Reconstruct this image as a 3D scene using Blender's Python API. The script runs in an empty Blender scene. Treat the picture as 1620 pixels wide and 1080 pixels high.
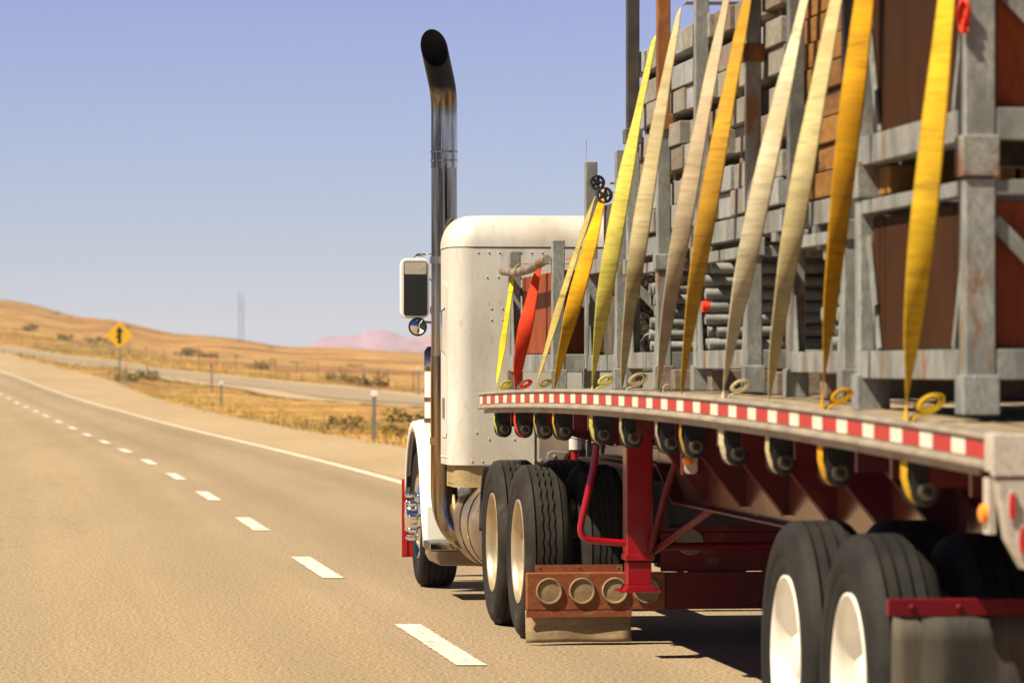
import bpy, bmesh, math, random
from mathutils import Vector, Matrix
random.seed(11)
SC = bpy.context.scene
COL = SC.collection
R = math.radians
PI = math.pi

# ------------------------------------------------------------------ camera facts
F = 6450.0; PX0 = 810.0; HOR = 582.0; CAMH = 1.62
# trailer frame: origin = rear left corner on the ground, x = v (to the right), y = u (forward)
TR_A = math.atan(0.1144); TR_O = Vector((1.417, 11.95, 0))
# tractor frame: origin = outer face of the rear left drive wheel
TC_A = math.atan(0.125); TC_O = Vector((0.02, 24.5, 0))
ct, st = math.cos(TR_A), math.sin(TR_A)
LEN = 14.31

def tw(v, u, z):
    return Vector((TR_O.x + v*ct - u*st, TR_O.y + v*st + u*ct, z))
def U(px, v):                      # length position of a measured column on a plane v
    k = (px - PX0)/F
    return (TR_O.x + ct*v - k*(TR_O.y + st*v))/(st + ct*k)
def Z(py, u, v):
    return CAMH + (HOR - py)*(TR_O.y + v*st + u*ct)/F
def zc(u):                         # cambered deck: height of the middle of the side rail
    u = min(max(u, 0), LEN)
    return 1.376 + .0027*u + .067*4*u*(LEN-u)/(LEN*LEN)
def deck(u): return zc(u) + .048

# ------------------------------------------------------------------ materials
MATS = {}
def nn(nt, t, **kw):
    n = nt.nodes.new(t)
    for k, v in kw.items(): setattr(n, k, v)
    return n
def mat(name, c1, c2=None, rough=.6, metal=0, scale=6, stretch=(1,1,1), bump=0, bscale=60, rust=None, rust_amt=.5, rust_scale=3,
        dust=None, dust_amt=.5, dust_scale=2.5, fine=0, spec=None, coat=0, emis=None, trans=0, coord='Object'):
    m = bpy.data.materials.new(name); m.use_nodes = True; nt = m.node_tree
    b = nt.nodes['Principled BSDF']; L = nt.links.new
    tc = nn(nt, 'ShaderNodeTexCoord'); mp = nn(nt, 'ShaderNodeMapping'); mp.inputs['Scale'].default_value = stretch
    L(tc.outputs[coord], mp.inputs['Vector']); vec = mp.outputs['Vector']
    oi = nn(nt, 'ShaderNodeObjectInfo')
    add = nn(nt, 'ShaderNodeVectorMath', operation='ADD'); 
    sc_ = nn(nt, 'ShaderNodeVectorMath', operation='SCALE'); 
    comb = nn(nt, 'ShaderNodeCombineXYZ')
    for i in range(3): L(oi.outputs['Random'], comb.inputs[i])
    L(comb.outputs[0], sc_.inputs[0]); sc_.inputs['Scale'].default_value = 17.0
    L(vec, add.inputs[0]); L(sc_.outputs[0], add.inputs[1]); vec = add.outputs[0]
    def noise(s, det=6, ro=.6):
        n = nn(nt, 'ShaderNodeTexNoise'); n.inputs['Scale'].default_value = s; n.inputs['Detail'].default_value = det
        n.inputs['Roughness'].default_value = ro; L(vec, n.inputs['Vector']); return n.outputs['Fac']
    def mix(a, bcol, fac):
        x = nn(nt, 'ShaderNodeMix', data_type='RGBA')
        if isinstance(a, tuple): x.inputs[6].default_value = (*a, 1)
        else: L(a, x.inputs[6])
        if isinstance(bcol, tuple): x.inputs[7].default_value = (*bcol, 1)
        else: L(bcol, x.inputs[7])
        if isinstance(fac, float): x.inputs[0].default_value = fac
        else: L(fac, x.inputs[0])
        return x.outputs[2]
    def ramp(v, a, bb):
        r = nn(nt, 'ShaderNodeMapRange'); r.inputs['From Min'].default_value = a; r.inputs['From Max'].default_value = bb
        r.clamp = True; L(v, r.inputs['Value']); return r.outputs[0]
    col = c1
    c2 = c2 or tuple(x*.8 for x in c1)
    col = mix(c1, c2, ramp(noise(scale), .40, .62))
    if fine:
        col = mix(col, tuple(x*.5 for x in c1), ramp(noise(scale*9, 5, .75), .60-.25*fine, .78-.1*fine))
    if rust:
        col = mix(col, rust, ramp(noise(rust_scale, 8, .7), .72-.35*rust_amt, .80-.30*rust_amt))
    if dust:
        dn = ramp(noise(dust_scale, 8, .62), .75-.5*dust_amt, 1.0-.45*dust_amt)
        col = mix(col, dust, dn)
        rr = nn(nt, 'ShaderNodeMapRange'); rr.inputs['To Min'].default_value = rough; rr.inputs['To Max'].default_value = min(1, rough+.5)
        L(dn, rr.inputs['Value']); L(rr.outputs[0], b.inputs['Roughness'])
        if metal:
            mm = nn(nt, 'ShaderNodeMapRange'); mm.inputs['To Min'].default_value = metal; mm.inputs['To Max'].default_value = metal*.35
            L(dn, mm.inputs['Value']); L(mm.outputs[0], b.inputs['Metallic'])
    else:
        b.inputs['Roughness'].default_value = rough
    if not (dust and metal): b.inputs['Metallic'].default_value = metal
    L(col, b.inputs['Base Color'])
    if bump:
        bp = nn(nt, 'ShaderNodeBump'); bp.inputs['Strength'].default_value = bump; bp.inputs['Distance'].default_value = .01
        L(noise(bscale, 4), bp.inputs['Height']); L(bp.outputs[0], b.inputs['Normal'])
    if coat: b.inputs['Coat Weight'].default_value = coat
    b.inputs['Specular IOR Level'].default_value = spec if spec is not None else (.2 if rough >= .5 else .45)
    if emis: b.inputs['Emission Color'].default_value = (*emis, 1); b.inputs['Emission Strength'].default_value = 1
    MATS[name] = m
    return m

TAN = (.33, .24, .145)
M = {}
M['galv'] = mat('galvanised_steel', (.31,.325,.315), (.155,.165,.16), .5, .2, 5, bump=.15, bscale=30, stretch=(1.6,1.6,.7), rust=(.19,.105,.05), rust_amt=.44, rust_scale=3.5, fine=.8)
M['galv_rust'] = mat('rust_stained_galvanised_steel', (0.2884,0.2884,0.2709), (0.1748,0.1748,0.1661), .6, .1, 6, bump=.2, bscale=30, rust=(.17,.075,.03), rust_amt=.75, rust_scale=5, fine=.7)
M['galv_dark'] = mat('dark_galvanised_steel', (.15,.155,.15), (.08,.085,.085), .55, .15, 7, rust=(.18,.09,.045), rust_amt=.35, fine=.5)
M['rusty'] = mat('rusty_steel', (.27,.10,.03), (.10,.045,.025), .8, .0, 7, stretch=(1,1,.35), bump=.3, rust=(.26,.2,.14), rust_amt=.28, fine=.5)
M['black_steel'] = mat('dark_steel', (.045,.04,.038), (.07,.06,.05), .6, .2, 10)
M['ply'] = mat('brown_plywood', (0.0490,0.0209,0.0094), (0.0331,0.0144,0.0072), .7, 0, 2.2, stretch=(1,1,.25), bump=.1, fine=.4, rust=(.11,.052,.03), rust_amt=.2, spec=.04)
M['ply_red'] = mat('red_brown_plywood', (.24,.055,.018), (.15,.035,.014), .6, 0, 2.5, stretch=(1,1,.3), fine=.5, spec=.1)
M['board'] = mat('weathered_grey_panel', (0.2856,0.2646,0.2310), (0.1974,0.1764,0.1512), .85, 0, 3, bump=.2, rust=(.17,.115,.08), rust_amt=.38, rust_scale=2.2, fine=.9)
M['board_b'] = mat('pale_grey_panel', (.33,.34,.345), (.24,.245,.25), .6, 0, 3, bump=.2, rust=(.16,.115,.08), rust_amt=.22, fine=.9)
M['board_c'] = mat('brownish_grey_panel', (0.2184,0.1722,0.1344), (0.1428,0.1176,0.0924), .85, 0, 3, bump=.2, fine=.9)
M['timber'] = mat('orange_brown_timber', (0.2550,0.1232,0.0323), (0.1105,0.0510,0.0187), .8, 0, 4, stretch=(1,.25,1), bump=.25, fine=.6, rust=(.06,.03,.02), rust_amt=.42)
M['dunnage'] = mat('dark_timber_bearer', (.10,.085,.07), (.06,.05,.042), .85, 0, 6)
M['tube'] = mat('scaffold_tube', (.27,.28,.27), (.15,.155,.15), .5, .15, 6, rust=(.2,.13,.075), rust_amt=.35, rust_scale=4, fine=.4)
M['cap_red'] = mat('red_end_paint', (.75,.05,.02), (.55,.03,.015), .5)
M['alu'] = mat('dull_aluminium', (0.3440,0.2967,0.2365), (0.2408,0.2064,0.1634), .5, .2, 4, dust=(.33,.255,.17), dust_amt=.5, dust_scale=3, fine=.5)
M['alu_white'] = mat('bright_aluminium', (0.5220,0.4770,0.4140), (0.4140,0.3690,0.3150), .45, .15, 5, fine=.4)
M['tape_red'] = mat('red_reflective_tape', (0.4144,0.0089,0.0104), (0.3108,0.0074,0.0089), .4, 0, 20, rust=(.25,.1,.08), rust_amt=.2, rust_scale=9)
M['tape_white'] = mat('white_reflective_tape', (0.7168,0.6608,0.5600), (0.5824,0.5376,0.4480), .4, 0, 14, fine=.3)
M['red'] = mat('red_frame_paint', (.12,.003,.009), (.075,.003,.008), .45, 0, 3, dust=(.18,.075,.04), dust_amt=.26, dust_scale=2.2, spec=.2)
M['red_clean'] = mat('bright_red_paint', (0.3060,0.0017,0.0093), (0.2210,0.0017,0.0076), .3, 0, 3, dust=(.22,.10,.06), dust_amt=.14, coat=.2, fine=.2)
M['web_dust'] = mat('glossy_red_beam_paint', (.20,.05,.025), (.14,.03,.018), .2, .35, 3, dust=(.36,.19,.09), dust_amt=.3, dust_scale=2, coat=.12, spec=.4)
M['red_dust'] = mat('dusty_red_paint', (.11,.006,.012), (.07,.005,.009), .35, 0, 2.2, dust=(.30,.14,.07), dust_amt=.30, dust_scale=2.0, fine=.2, spec=.4)
M['rust_red'] = mat('rusty_red_paint', (0.2465,0.0808,0.0298), (0.1870,0.0382,0.0170), .7, 0, 5, bump=.2, rust=(.27,.17,.08), rust_amt=.5, rust_scale=5, fine=.7)
M['dark_red'] = mat('dark_red_paint_and_bar_shade', (0.1530,0.0153,0.0119), (0.1020,0.0170,0.0119), .75, 0, 9, fine=.6, rust=(.17,.07,.04), rust_amt=.35)
M['tyre'] = mat('dusty_tyre_rubber', (0.0104,0.0097,0.0095), (0.0195,0.0174,0.0156), .75, 0, 4, fine=.4, bump=.1, dust=(.07,.06,.05), dust_amt=.2)
M['tyre_tan'] = mat('tan_dusty_tyre_rubber', (0.0149,0.0129,0.0109), (0.0307,0.0248,0.0194), .8, 0, 4, dust=(.14,.108,.074), dust_amt=.30, fine=.4)
M['rubber'] = mat('black_rubber', (.036,.034,.031), (.062,.056,.049), .75, 0, 4, stretch=(3,1,.4), dust=(.13,.108,.082), dust_amt=.5, fine=.3)
M['flap'] = mat('dust_coated_rubber_flap', (.30,.21,.115), (.19,.135,.075), .9, 0, 6, stretch=(.6,1,2), dust=(.38,.28,.155), dust_amt=.4, fine=.6)
M['rim_white'] = mat('white_painted_rim', (.78,.75,.69), (.68,.65,.58), .4, 0, 4, coat=.2)
M['rim_alu'] = mat('polished_aluminium_rim', (.50,.40,.28), (.38,.30,.2), .35, .6, 5, dust=(.36,.26,.155), dust_amt=.5)
M['white'] = mat('white_truck_paint', (.80,.785,.75), (.76,.74,.70), .25, 0, 2, coat=.5)
M['sleeper'] = mat('dusty_white_truck_paint', (.535,.52,.485), (.475,.455,.415), .40, 0, 2.2, stretch=(1.6,1.6,.55), dust=(.33,.275,.205), dust_amt=.60, dust_scale=1.3, fine=.12)
M['skirt'] = mat('dusty_underbody_metal', (.36,.27,.13), (.24,.18,.085), .65, 0, 5, dust=(.34,.25,.14), dust_amt=.5, fine=.5)
M['chrome'] = mat('chrome', (.80,.79,.77), (.76,.75,.73), .06, 1, 3, bump=.015, bscale=5)
M['chrome_old'] = mat('dirty_chrome_reflection_streaks', (.40,.34,.27), (.075,.055,.04), .09, 1, 4, stretch=(6,6,.2), dust=(.14,.10,.06), dust_amt=.12, dust_scale=3)  # brown grime, plus light and dark streaks painted in as reflections
def soot_chrome():
    o = mat('sooty_reflection_chrome', (.52,.48,.43), (.10,.08,.06), .07, 1, 4, stretch=(6,6,.2)); nt = o.node_tree; L = nt.links.new  # colour streaks imitate reflections in the chrome; soot is mixed in near the tip
    b = nt.nodes['Principled BSDF']; g = nn(nt, 'ShaderNodeTexCoord'); x = nn(nt, 'ShaderNodeSeparateXYZ'); L(g.outputs['Object'], x.inputs[0])
    n = nn(nt, 'ShaderNodeTexNoise'); n.inputs['Scale'].default_value = 6; n.inputs['Detail'].default_value = 6; L(g.outputs['Object'], n.inputs['Vector'])
    a = nn(nt, 'ShaderNodeMath', operation='MULTIPLY_ADD'); L(n.outputs[0], a.inputs[0]); a.inputs[1].default_value = .16; L(x.outputs[2], a.inputs[2])
    r = nn(nt, 'ShaderNodeMapRange'); r.inputs[1].default_value = 3.42; r.inputs[2].default_value = 3.62; L(a.outputs[0], r.inputs[0])
    mx = nn(nt, 'ShaderNodeMix', data_type='RGBA'); L(r.outputs[0], mx.inputs[0]); old = b.inputs['Base Color'].links[0].from_socket; L(old, mx.inputs[6]); mx.inputs[7].default_value = (.02,.02,.024,1); L(mx.outputs[2], b.inputs['Base Color'])
    q = nn(nt, 'ShaderNodeMapRange'); L(r.outputs[0], q.inputs[0]); q.inputs[3].default_value = .06; q.inputs[4].default_value = .5; L(q.outputs[0], b.inputs['Roughness'])
    return o
M['sooty_reflection_chrome'] = soot_chrome()
M['soot'] = mat('exhaust_soot', (.012,.012,.014), (.02,.02,.022), .6, 0, 6)
M['tank'] = mat('brushed_aluminium_tank', (.36,.28,.20), (.26,.2,.14), .38, .7, 3, dust=(.26,.19,.12), dust_amt=.5)
M['steel'] = mat('grey_chassis_metal', (.28,.245,.21), (.2,.17,.145), .5, .4, 5, dust=(.4,.31,.22), dust_amt=.45)
M['black'] = mat('black_chassis_paint', (.02,.02,.021), (.032,.03,.028), .42, 0, 6, dust=(.11,.085,.06), dust_amt=.16)
M['winch'] = mat('black_winch_steel', (.018,.02,.022), (.03,.03,.031), .38, .3, 9, dust=(.12,.1,.08), dust_amt=.15)
M['worn'] = mat('worn_bare_steel', (.22,.185,.15), (.10,.08,.065), .4, .8, 20)
M['glass_dark'] = mat('dark_mirror_glass', (.055,.06,.065), (.05,.055,.06), .08, .6, 2)
M['glass_light'] = mat('silver_mirror_glass', (.75,.76,.74), (.7,.72,.7), .03, 1, 2)
M['amber'] = mat('amber_lens', (.85,.25,.02), (.75,.2,.02), .25, 0, 8, coat=.5)
M['redlens'] = mat('red_lens', (.5,.01,.015), (.4,.01,.012), .2, 0, 8, coat=.5)
M['plank'] = mat('dusty_deck_planks', (.29,.22,.145), (.2,.15,.1), .85, 0, 3, stretch=(6,.4,1), fine=.5)
M['sign_yellow'] = mat('yellow_sign_sheeting', (.74,.42,.006), (.70,.40,.006), .5)
M['sign_black'] = mat('black_sign_print', (.012,.012,.012), None, .5)
M['post_grey'] = mat('grey_post_steel', (.22,.2,.18), (.17,.16,.15), .6, .3)
M['reflector'] = mat('white_reflector', (.75,.75,.72), None, .4)
M['paint'] = mat('white_road_paint', (.66,.63,.57), (.54,.50,.43), .7, 0, 2.5, fine=.6, rust=(.25,.185,.11), rust_amt=.55, rust_scale=14, bump=.25, bscale=140)
M['paint_edge'] = mat('worn_white_road_paint', (.60,.52,.41), (.50,.43,.32), .7, 0, 1, fine=.3, rust=(.36,.28,.19), rust_amt=.25, rust_scale=12)

def strap_mat(name, c, dirt, amt=.35):
    return mat(name, c, tuple(x*.72 for x in c), .8, 0, 1.1, stretch=(.7,.7,5), dust=dirt, dust_amt=amt+.1, dust_scale=.9, bump=.15, bscale=160, fine=.5, rust=tuple(x*.42 for x in dirt), rust_amt=.28, rust_scale=2.2)

# ------------------------------------------------------------------ mesh helpers
class MB:
    def __init__(s): s.bm = bmesh.new(); s.mi = 0
    def face(s, vs):
        try:
            f = s.bm.faces.new(vs); f.material_index = s.mi; return f
        except ValueError: return None
    def vert(s, p): return s.bm.verts.new(p)
    def box(s, x0, x1, y0, y1, z0, z1, zf=None):
        v = [s.vert((x, y, z + (zf(y) if zf else 0))) for x in (x0, x1) for y in (y0, y1) for z in (z0, z1)]
        for q in ((0,1,3,2),(4,6,7,5),(0,4,5,1),(2,3,7,6),(0,2,6,4),(1,5,7,3)): s.face([v[i] for i in q])
        return s
    def obox(s, c, size, M3):
        v = [s.vert(Vector(c) + M3 @ Vector((a*size[0]/2, b*size[1]/2, d*size[2]/2))) for a in (-1,1) for b in (-1,1) for d in (-1,1)]
        for q in ((0,1,3,2),(4,6,7,5),(0,4,5,1),(2,3,7,6),(0,2,6,4),(1,5,7,3)): s.face([v[i] for i in q])
        return s
    def bar(s, a, b, w, h, up=(0,0,1)):          # rectangular bar between two points
        a, b = Vector(a), Vector(b); d = (b-a); L = d.length; d.normalize()
        x = d.cross(Vector(up))
        if x.length < 1e-4: x = d.cross(Vector((0,1,0)))
        x.normalize(); z = x.cross(d)
        m = Matrix((x, d, z)).transposed()
        return s.obox((a+b)/2, (w, L, h), m)
    def prism(s, pts, axis, a0, a1):             # polygon in the two other axes, extruded along axis
        def P(p, a):
            return {'x': (a, p[0], p[1]), 'y': (p[0], a, p[1]), 'z': (p[0], p[1], a)}[axis]
        lo = [s.vert(P(p, a0)) for p in pts]; hi = [s.vert(P(p, a1)) for p in pts]
        n = len(pts); s.face(lo[::-1]); s.face(hi)
        for i in range(n): s.face([lo[i], lo[(i+1) % n], hi[(i+1) % n], hi[i]])
        return s
    def tube(s, path, r, n=12, cap=True, closed=False):
        P = [Vector(p) for p in path]; rings = []; x = None
        for i, p in enumerate(P):
            if closed: d = P[(i+1) % len(P)] - P[i-1]
            else: d = P[min(i+1, len(P)-1)] - P[max(i-1, 0)]
            d.normalize()
            if x is None:
                x = d.cross(Vector((0,0,1)));
                if x.length < 1e-3: x = d.cross(Vector((0,1,0)))
            x = (x - d*x.dot(d)).normalized(); y = d.cross(x)
            rr = r[i] if isinstance(r, (list, tuple)) else r
            rings.append([s.vert(p + (x*math.cos(2*PI*k/n) + y*math.sin(2*PI*k/n))*rr) for k in range(n)])
        m = len(P)
        for i in range(m if closed else m-1):
            a, b = rings[i], rings[(i+1) % m]
            for k in range(n): s.face([a[k], a[(k+1) % n], b[(k+1) % n], b[k]])
        if cap and not closed: s.face(rings[0][::-1]); s.face(rings[-1])
        return rings
    def lathe(s, prof, c=(0,0,0), axis='x', n=48, wob=None):   # prof: (radius, offset along axis)
        rings = []
        for j, (r, a) in enumerate(prof):
            ring = []
            for k in range(n):
                t = 2*PI*k/n; aa = a + (wob(j, t) if wob else 0); q, w = r*math.cos(t), r*math.sin(t)
                p = {'x': (aa, q, w), 'y': (q, aa, w), 'z': (q, w, aa)}[axis]
                ring.append(s.vert((c[0]+p[0], c[1]+p[1], c[2]+p[2])))
            rings.append(ring)
        for a, b in zip(rings, rings[1:]):
            for k in range(n): s.face([a[k], a[(k+1) % n], b[(k+1) % n], b[k]])
        return rings
    def dome(s, c, r, nrm='y', sgn=-1, n=8):
        for j in range(2): pass
        prof = [(r, 0), (r*.8, r*.45*sgn), (.001, r*.7*sgn)]
        s.lathe(prof, c, nrm, n)
    def grid(s, rows):
        V = [[s.vert(p) for p in r] for r in rows]
        for a, b in zip(V, V[1:]):
            for i in range(len(a)-1): s.face([a[i], a[i+1], b[i+1], b[i]])
        return V
    def build(s, name, mats, parent=None, smooth=False, bevel=0, seg=2, solid=0, loc=None, rot=None, normals=True):
        if normals: bmesh.ops.recalc_face_normals(s.bm, faces=s.bm.faces)
        me = bpy.data.meshes.new(name); s.bm.to_mesh(me); s.bm.free()
        for m in (mats if isinstance(mats, (list, tuple)) else [mats]): me.materials.append(m)
        if smooth:
            for p in me.polygons: p.use_smooth = True
            if smooth != 'all':
                try: me.set_sharp_from_angle(angle=R(40))
                except Exception: pass
        o = bpy.data.objects.new(name, me); COL.objects.link(o)
        if parent: o.parent = parent
        if loc is not None: o.location = loc
        if rot is not None: o.rotation_euler = rot
        if solid:
            q = o.modifiers.new('solid', 'SOLIDIFY'); q.thickness = solid; q.offset = 0
        if bevel:
            q = o.modifiers.new('bevel', 'BEVEL'); q.width = bevel; q.segments = seg; q.limit_method = 'ANGLE'; q.angle_limit = R(40)
            if not smooth:
                for p in me.polygons: p.use_smooth = True
                q.harden_normals = True
        return o
def tag(o, label=None, cat=None, group=None, kind=None):
    if label: o['label'] = label
    if cat: o['category'] = cat
    if group: o['group'] = group
    if kind: o['kind'] = kind
    return o
def empty(name, loc=(0,0,0), rz=0, parent=None):
    o = bpy.data.objects.new(name, None); COL.objects.link(o); o.location = loc; o.rotation_euler = (0,0,rz)
    o.empty_display_size = .1
    if parent: o.parent = parent
    return o
def dup(o, parent=None, loc=None, rot=None):
    c = o.copy(); COL.objects.link(c); c.parent = parent
    if loc is not None: c.location = loc
    if rot is not None: c.rotation_euler = rot
    for k in list(o.children): dup(k, c)
    return c
def lerp(a, b, t): return a + (b-a)*t
def sm(t): t = min(max(t, 0), 1); return t*t*(3-2*t)
def interp(x, xs, ys):
    if x <= xs[0]: return ys[0]
    for i in range(len(xs)-1):
        if x <= xs[i+1]: return lerp(ys[i], ys[i+1], (x-xs[i])/(xs[i+1]-xs[i]))
    return ys[-1]

# ================================================================== SETTING
# main road centre (dashed line) as a function of depth
DSH_Y = [-400, -60, 0, 24, 33.2, 42.4, 51.6, 60.8, 70, 79.2, 88.4, 97.6, 106.8, 116, 125, 134.4, 143.6, 152.8, 162, 200, 267, 340, 430, 600]
DSH_X = [50, 9.7, 2.5, -.446, -1.60, -2.71, -3.85, -5.02, -6.24, -7.52, -8.84, -10.17, -11.52, -12.9, -14.28, -15.7, -17.12, -18.55, -20., -26.1, -37.3, -50, -67, -104]
def smooth_tab(xs, ys):                     # Catmull-Rom through the table
    def f(x):
        if x <= xs[0]: return ys[0] + (ys[1]-ys[0])/(xs[1]-xs[0])*(x-xs[0])
        if x >= xs[-1]: return ys[-1] + (ys[-1]-ys[-2])/(xs[-1]-xs[-2])*(x-xs[-1])
        i = max(k for k in range(len(xs)-1) if xs[k] <= x)
        h = xs[i+1]-xs[i]; t = (x-xs[i])/h
        def slope(k):
            if k <= 0: return (ys[1]-ys[0])/(xs[1]-xs[0])
            if k >= len(xs)-1: return (ys[-1]-ys[-2])/(xs[-1]-xs[-2])
            return (ys[k+1]-ys[k-1])/(xs[k+1]-xs[k-1])
        m0, m1 = slope(i)*h, slope(i+1)*h
        return (2*t**3-3*t**2+1)*ys[i] + (t**3-2*t**2+t)*m0 + (-2*t**3+3*t**2)*ys[i+1] + (t**3-t**2)*m1
    return f
road_x = smooth_tab(DSH_Y, DSH_X)
# terrain: table over picture azimuth and depth
TC = [-1500, -500, 0, 150, 300, 500, 670, 1000, 1600, 3000]
TD = [0, 100, 150, 200, 267, 310, 365, 430, 600, 900, 1300]
TZ = [[0,.05,.4,1.0,2.0,2.6,3.3,4.3,9.0,22,24],
      [0,.04,.35,.9,1.8,2.4,3.0,4.0,8.0,20,22],
      [0,.03,.30,.80,1.66,2.1,2.75,3.6,6.6,16.3,17.5],
      [0,.02,.22,.55,1.2,1.55,2.13,3.0,5.4,12.6,13.4],
      [0,.01,.12,.25,.62,1.04,1.5,2.2,4.2,9.1,9.6],
      [0,0,.04,.10,.42,.70,1.0,1.4,2.9,6.4,6.6],
      [0,0,-.03,-.02,.15,.3,.5,.8,2.0,4.9,5.0],
      [0,0,-.03,-.05,.1,.2,.4,.6,1.6,4.4,4.6],
      [0,0,0,0,.1,.2,.4,.6,1.6,4.2,4.4],
      [0,0,0,0,.1,.2,.4,.6,1.6,4.0,4.2]]
def hnoise(x, y, s):
    return (math.sin(x/s*1.3+1.7)*math.cos(y/s*.9+.4) + .6*math.sin(x/s*2.9+y/s*1.1) + .4*math.cos(y/s*3.7-x/s*2.3+1))/2
def base_h(x, y):
    d = max(y, 0)
    px = PX0 + F*x/max(d, 60)
    px = min(max(px, TC[0]), TC[-1])
    i = max(k for k in range(len(TC)-1) if TC[k] <= px); t = (px-TC[i])/(TC[i+1]-TC[i])
    return lerp(interp(d, TD, TZ[i]), interp(d, TD, TZ[i+1]), sm(t))
SR = [(40, 90), (14, 140), (-4.3, 197), (-12.0, 250), (-24.5, 310), (-37.3, 365), (-54, 430), (-80, 520)]   # second road
sr_x = smooth_tab([p[1] for p in SR], [p[0] for p in SR])
def lane_in(x, y):
    c = road_x(y)
    return (x-c)
def height(x, y):                          # terrain with undulation away from the roads
    h = base_h(x, y)
    off = lane_in(x, y)
    w = sm((abs(off+1)-9)/14)
    if y > 90: w *= sm((abs(x-sr_x(y))-4.5)/8)
    h += w*(.10*hnoise(x, y, 9) + (.35*hnoise(x, y, 31) if y > 220 else 0) + (sm((y-430)/300)*1.1*hnoise(x, y, 83)))
    if 50 < y < 260 and x < sr_x(y):            # shallow ditch between the two roads
        h -= .28*w*math.exp(-((off-10.5)/3.2)**2)
    return h

def noise_ground(name, stops, s1, s2, fine_s, fine_amt, bump, rough=.95, stretch=(1,1,1)):
    m = bpy.data.materials.new(name); m.use_nodes = True; nt = m.node_tree; L = nt.links.new; b = nt.nodes['Principled BSDF']
    tc = nn(nt, 'ShaderNodeTexCoord'); mp = nn(nt, 'ShaderNodeMapping'); mp.inputs['Scale'].default_value = stretch; L(tc.outputs['Object'], mp.inputs[0])
    a = nn(nt, 'ShaderNodeTexNoise'); a.inputs['Scale'].default_value = s1; a.inputs['Detail'].default_value = 9; a.inputs['Roughness'].default_value = .65; L(mp.outputs[0], a.inputs[0])
    r = nn(nt, 'ShaderNodeValToRGB'); cr = r.color_ramp
    while len(cr.elements) < len(stops): cr.elements.new(.5)
    for e, (p, c) in zip(cr.elements, stops): e.position = p; e.color = (*c, 1)
    L(a.outputs['Fac'], r.inputs[0])
    g = nn(nt, 'ShaderNodeTexNoise'); g.inputs['Scale'].default_value = fine_s; g.inputs['Detail'].default_value = 4; g.inputs['Roughness'].default_value = .75; L(tc.outputs['Object'], g.inputs[0])
    mr = nn(nt, 'ShaderNodeMapRange'); mr.inputs[1].default_value = .36; mr.inputs[2].default_value = .64; mr.inputs[3].default_value = 1-fine_amt; mr.inputs[4].default_value = 1+fine_amt*.8; L(g.outputs[0], mr.inputs[0])
    mx = nn(nt, 'ShaderNodeVectorMath', operation='SCALE'); L(r.outputs[0], mx.inputs[0]); L(mr.outputs[0], mx.inputs['Scale'])
    L(mx.outputs[0], b.inputs['Base Color']); b.inputs['Roughness'].default_value = rough; b.inputs['Specular IOR Level'].default_value = .25
    if bump:
        bp = nn(nt, 'ShaderNodeBump'); bp.inputs['Strength'].default_value = bump; bp.inputs['Distance'].default_value = .02; L(g.outputs[0], bp.inputs['Height']); L(bp.outputs[0], b.inputs['Normal'])
    return m
G_ground = noise_ground('dry_grass_ground', [(.40,(0.147,0.095,0.029)),(.455,(0.294,0.180,0.049)),(.50,(0.421,0.261,0.086)),(.545,(0.333,0.147,0.041)),(.60,(0.157,0.071,0.025))], .08, .3, .5, .5, .4, stretch=(.4,.9,1))
G_road = noise_ground('sandy_asphalt', [(.3,(0.253,0.185,0.108)),(.5,(0.292,0.217,0.129)),(.7,(0.330,0.247,0.149))], .10, 1, 42, .75, .35, rough=.88, stretch=(1,.12,1))
G_lane = noise_ground('worn_asphalt_lane', [(.3,(0.240,0.175,0.109)),(.5,(0.276,0.206,0.130)),(.7,(0.313,0.234,0.149))], .14, 1, 42, .7, .35, rough=.85, stretch=(1,.10,1))
G_shoulder = noise_ground('sandy_shoulder', [(.3,(0.281,0.201,0.117)),(.5,(0.327,0.240,0.140)),(.7,(0.366,0.268,0.162))], .16, 1, 14, .35, .3, stretch=(1,.2,1))
G_road2 = noise_ground('grey_second_road', [(.3,(.225,.172,.115)),(.5,(.255,.195,.132)),(.7,(.285,.22,.15))], .1, 1, 20, .2, .2)
G_gravel = noise_ground('pale_gravel_edge', [(.3,(0.322,0.239,0.146)),(.5,(0.353,0.265,0.163)),(.7,(0.384,0.290,0.184))], .2, 1, 6, .2, .3)

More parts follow.
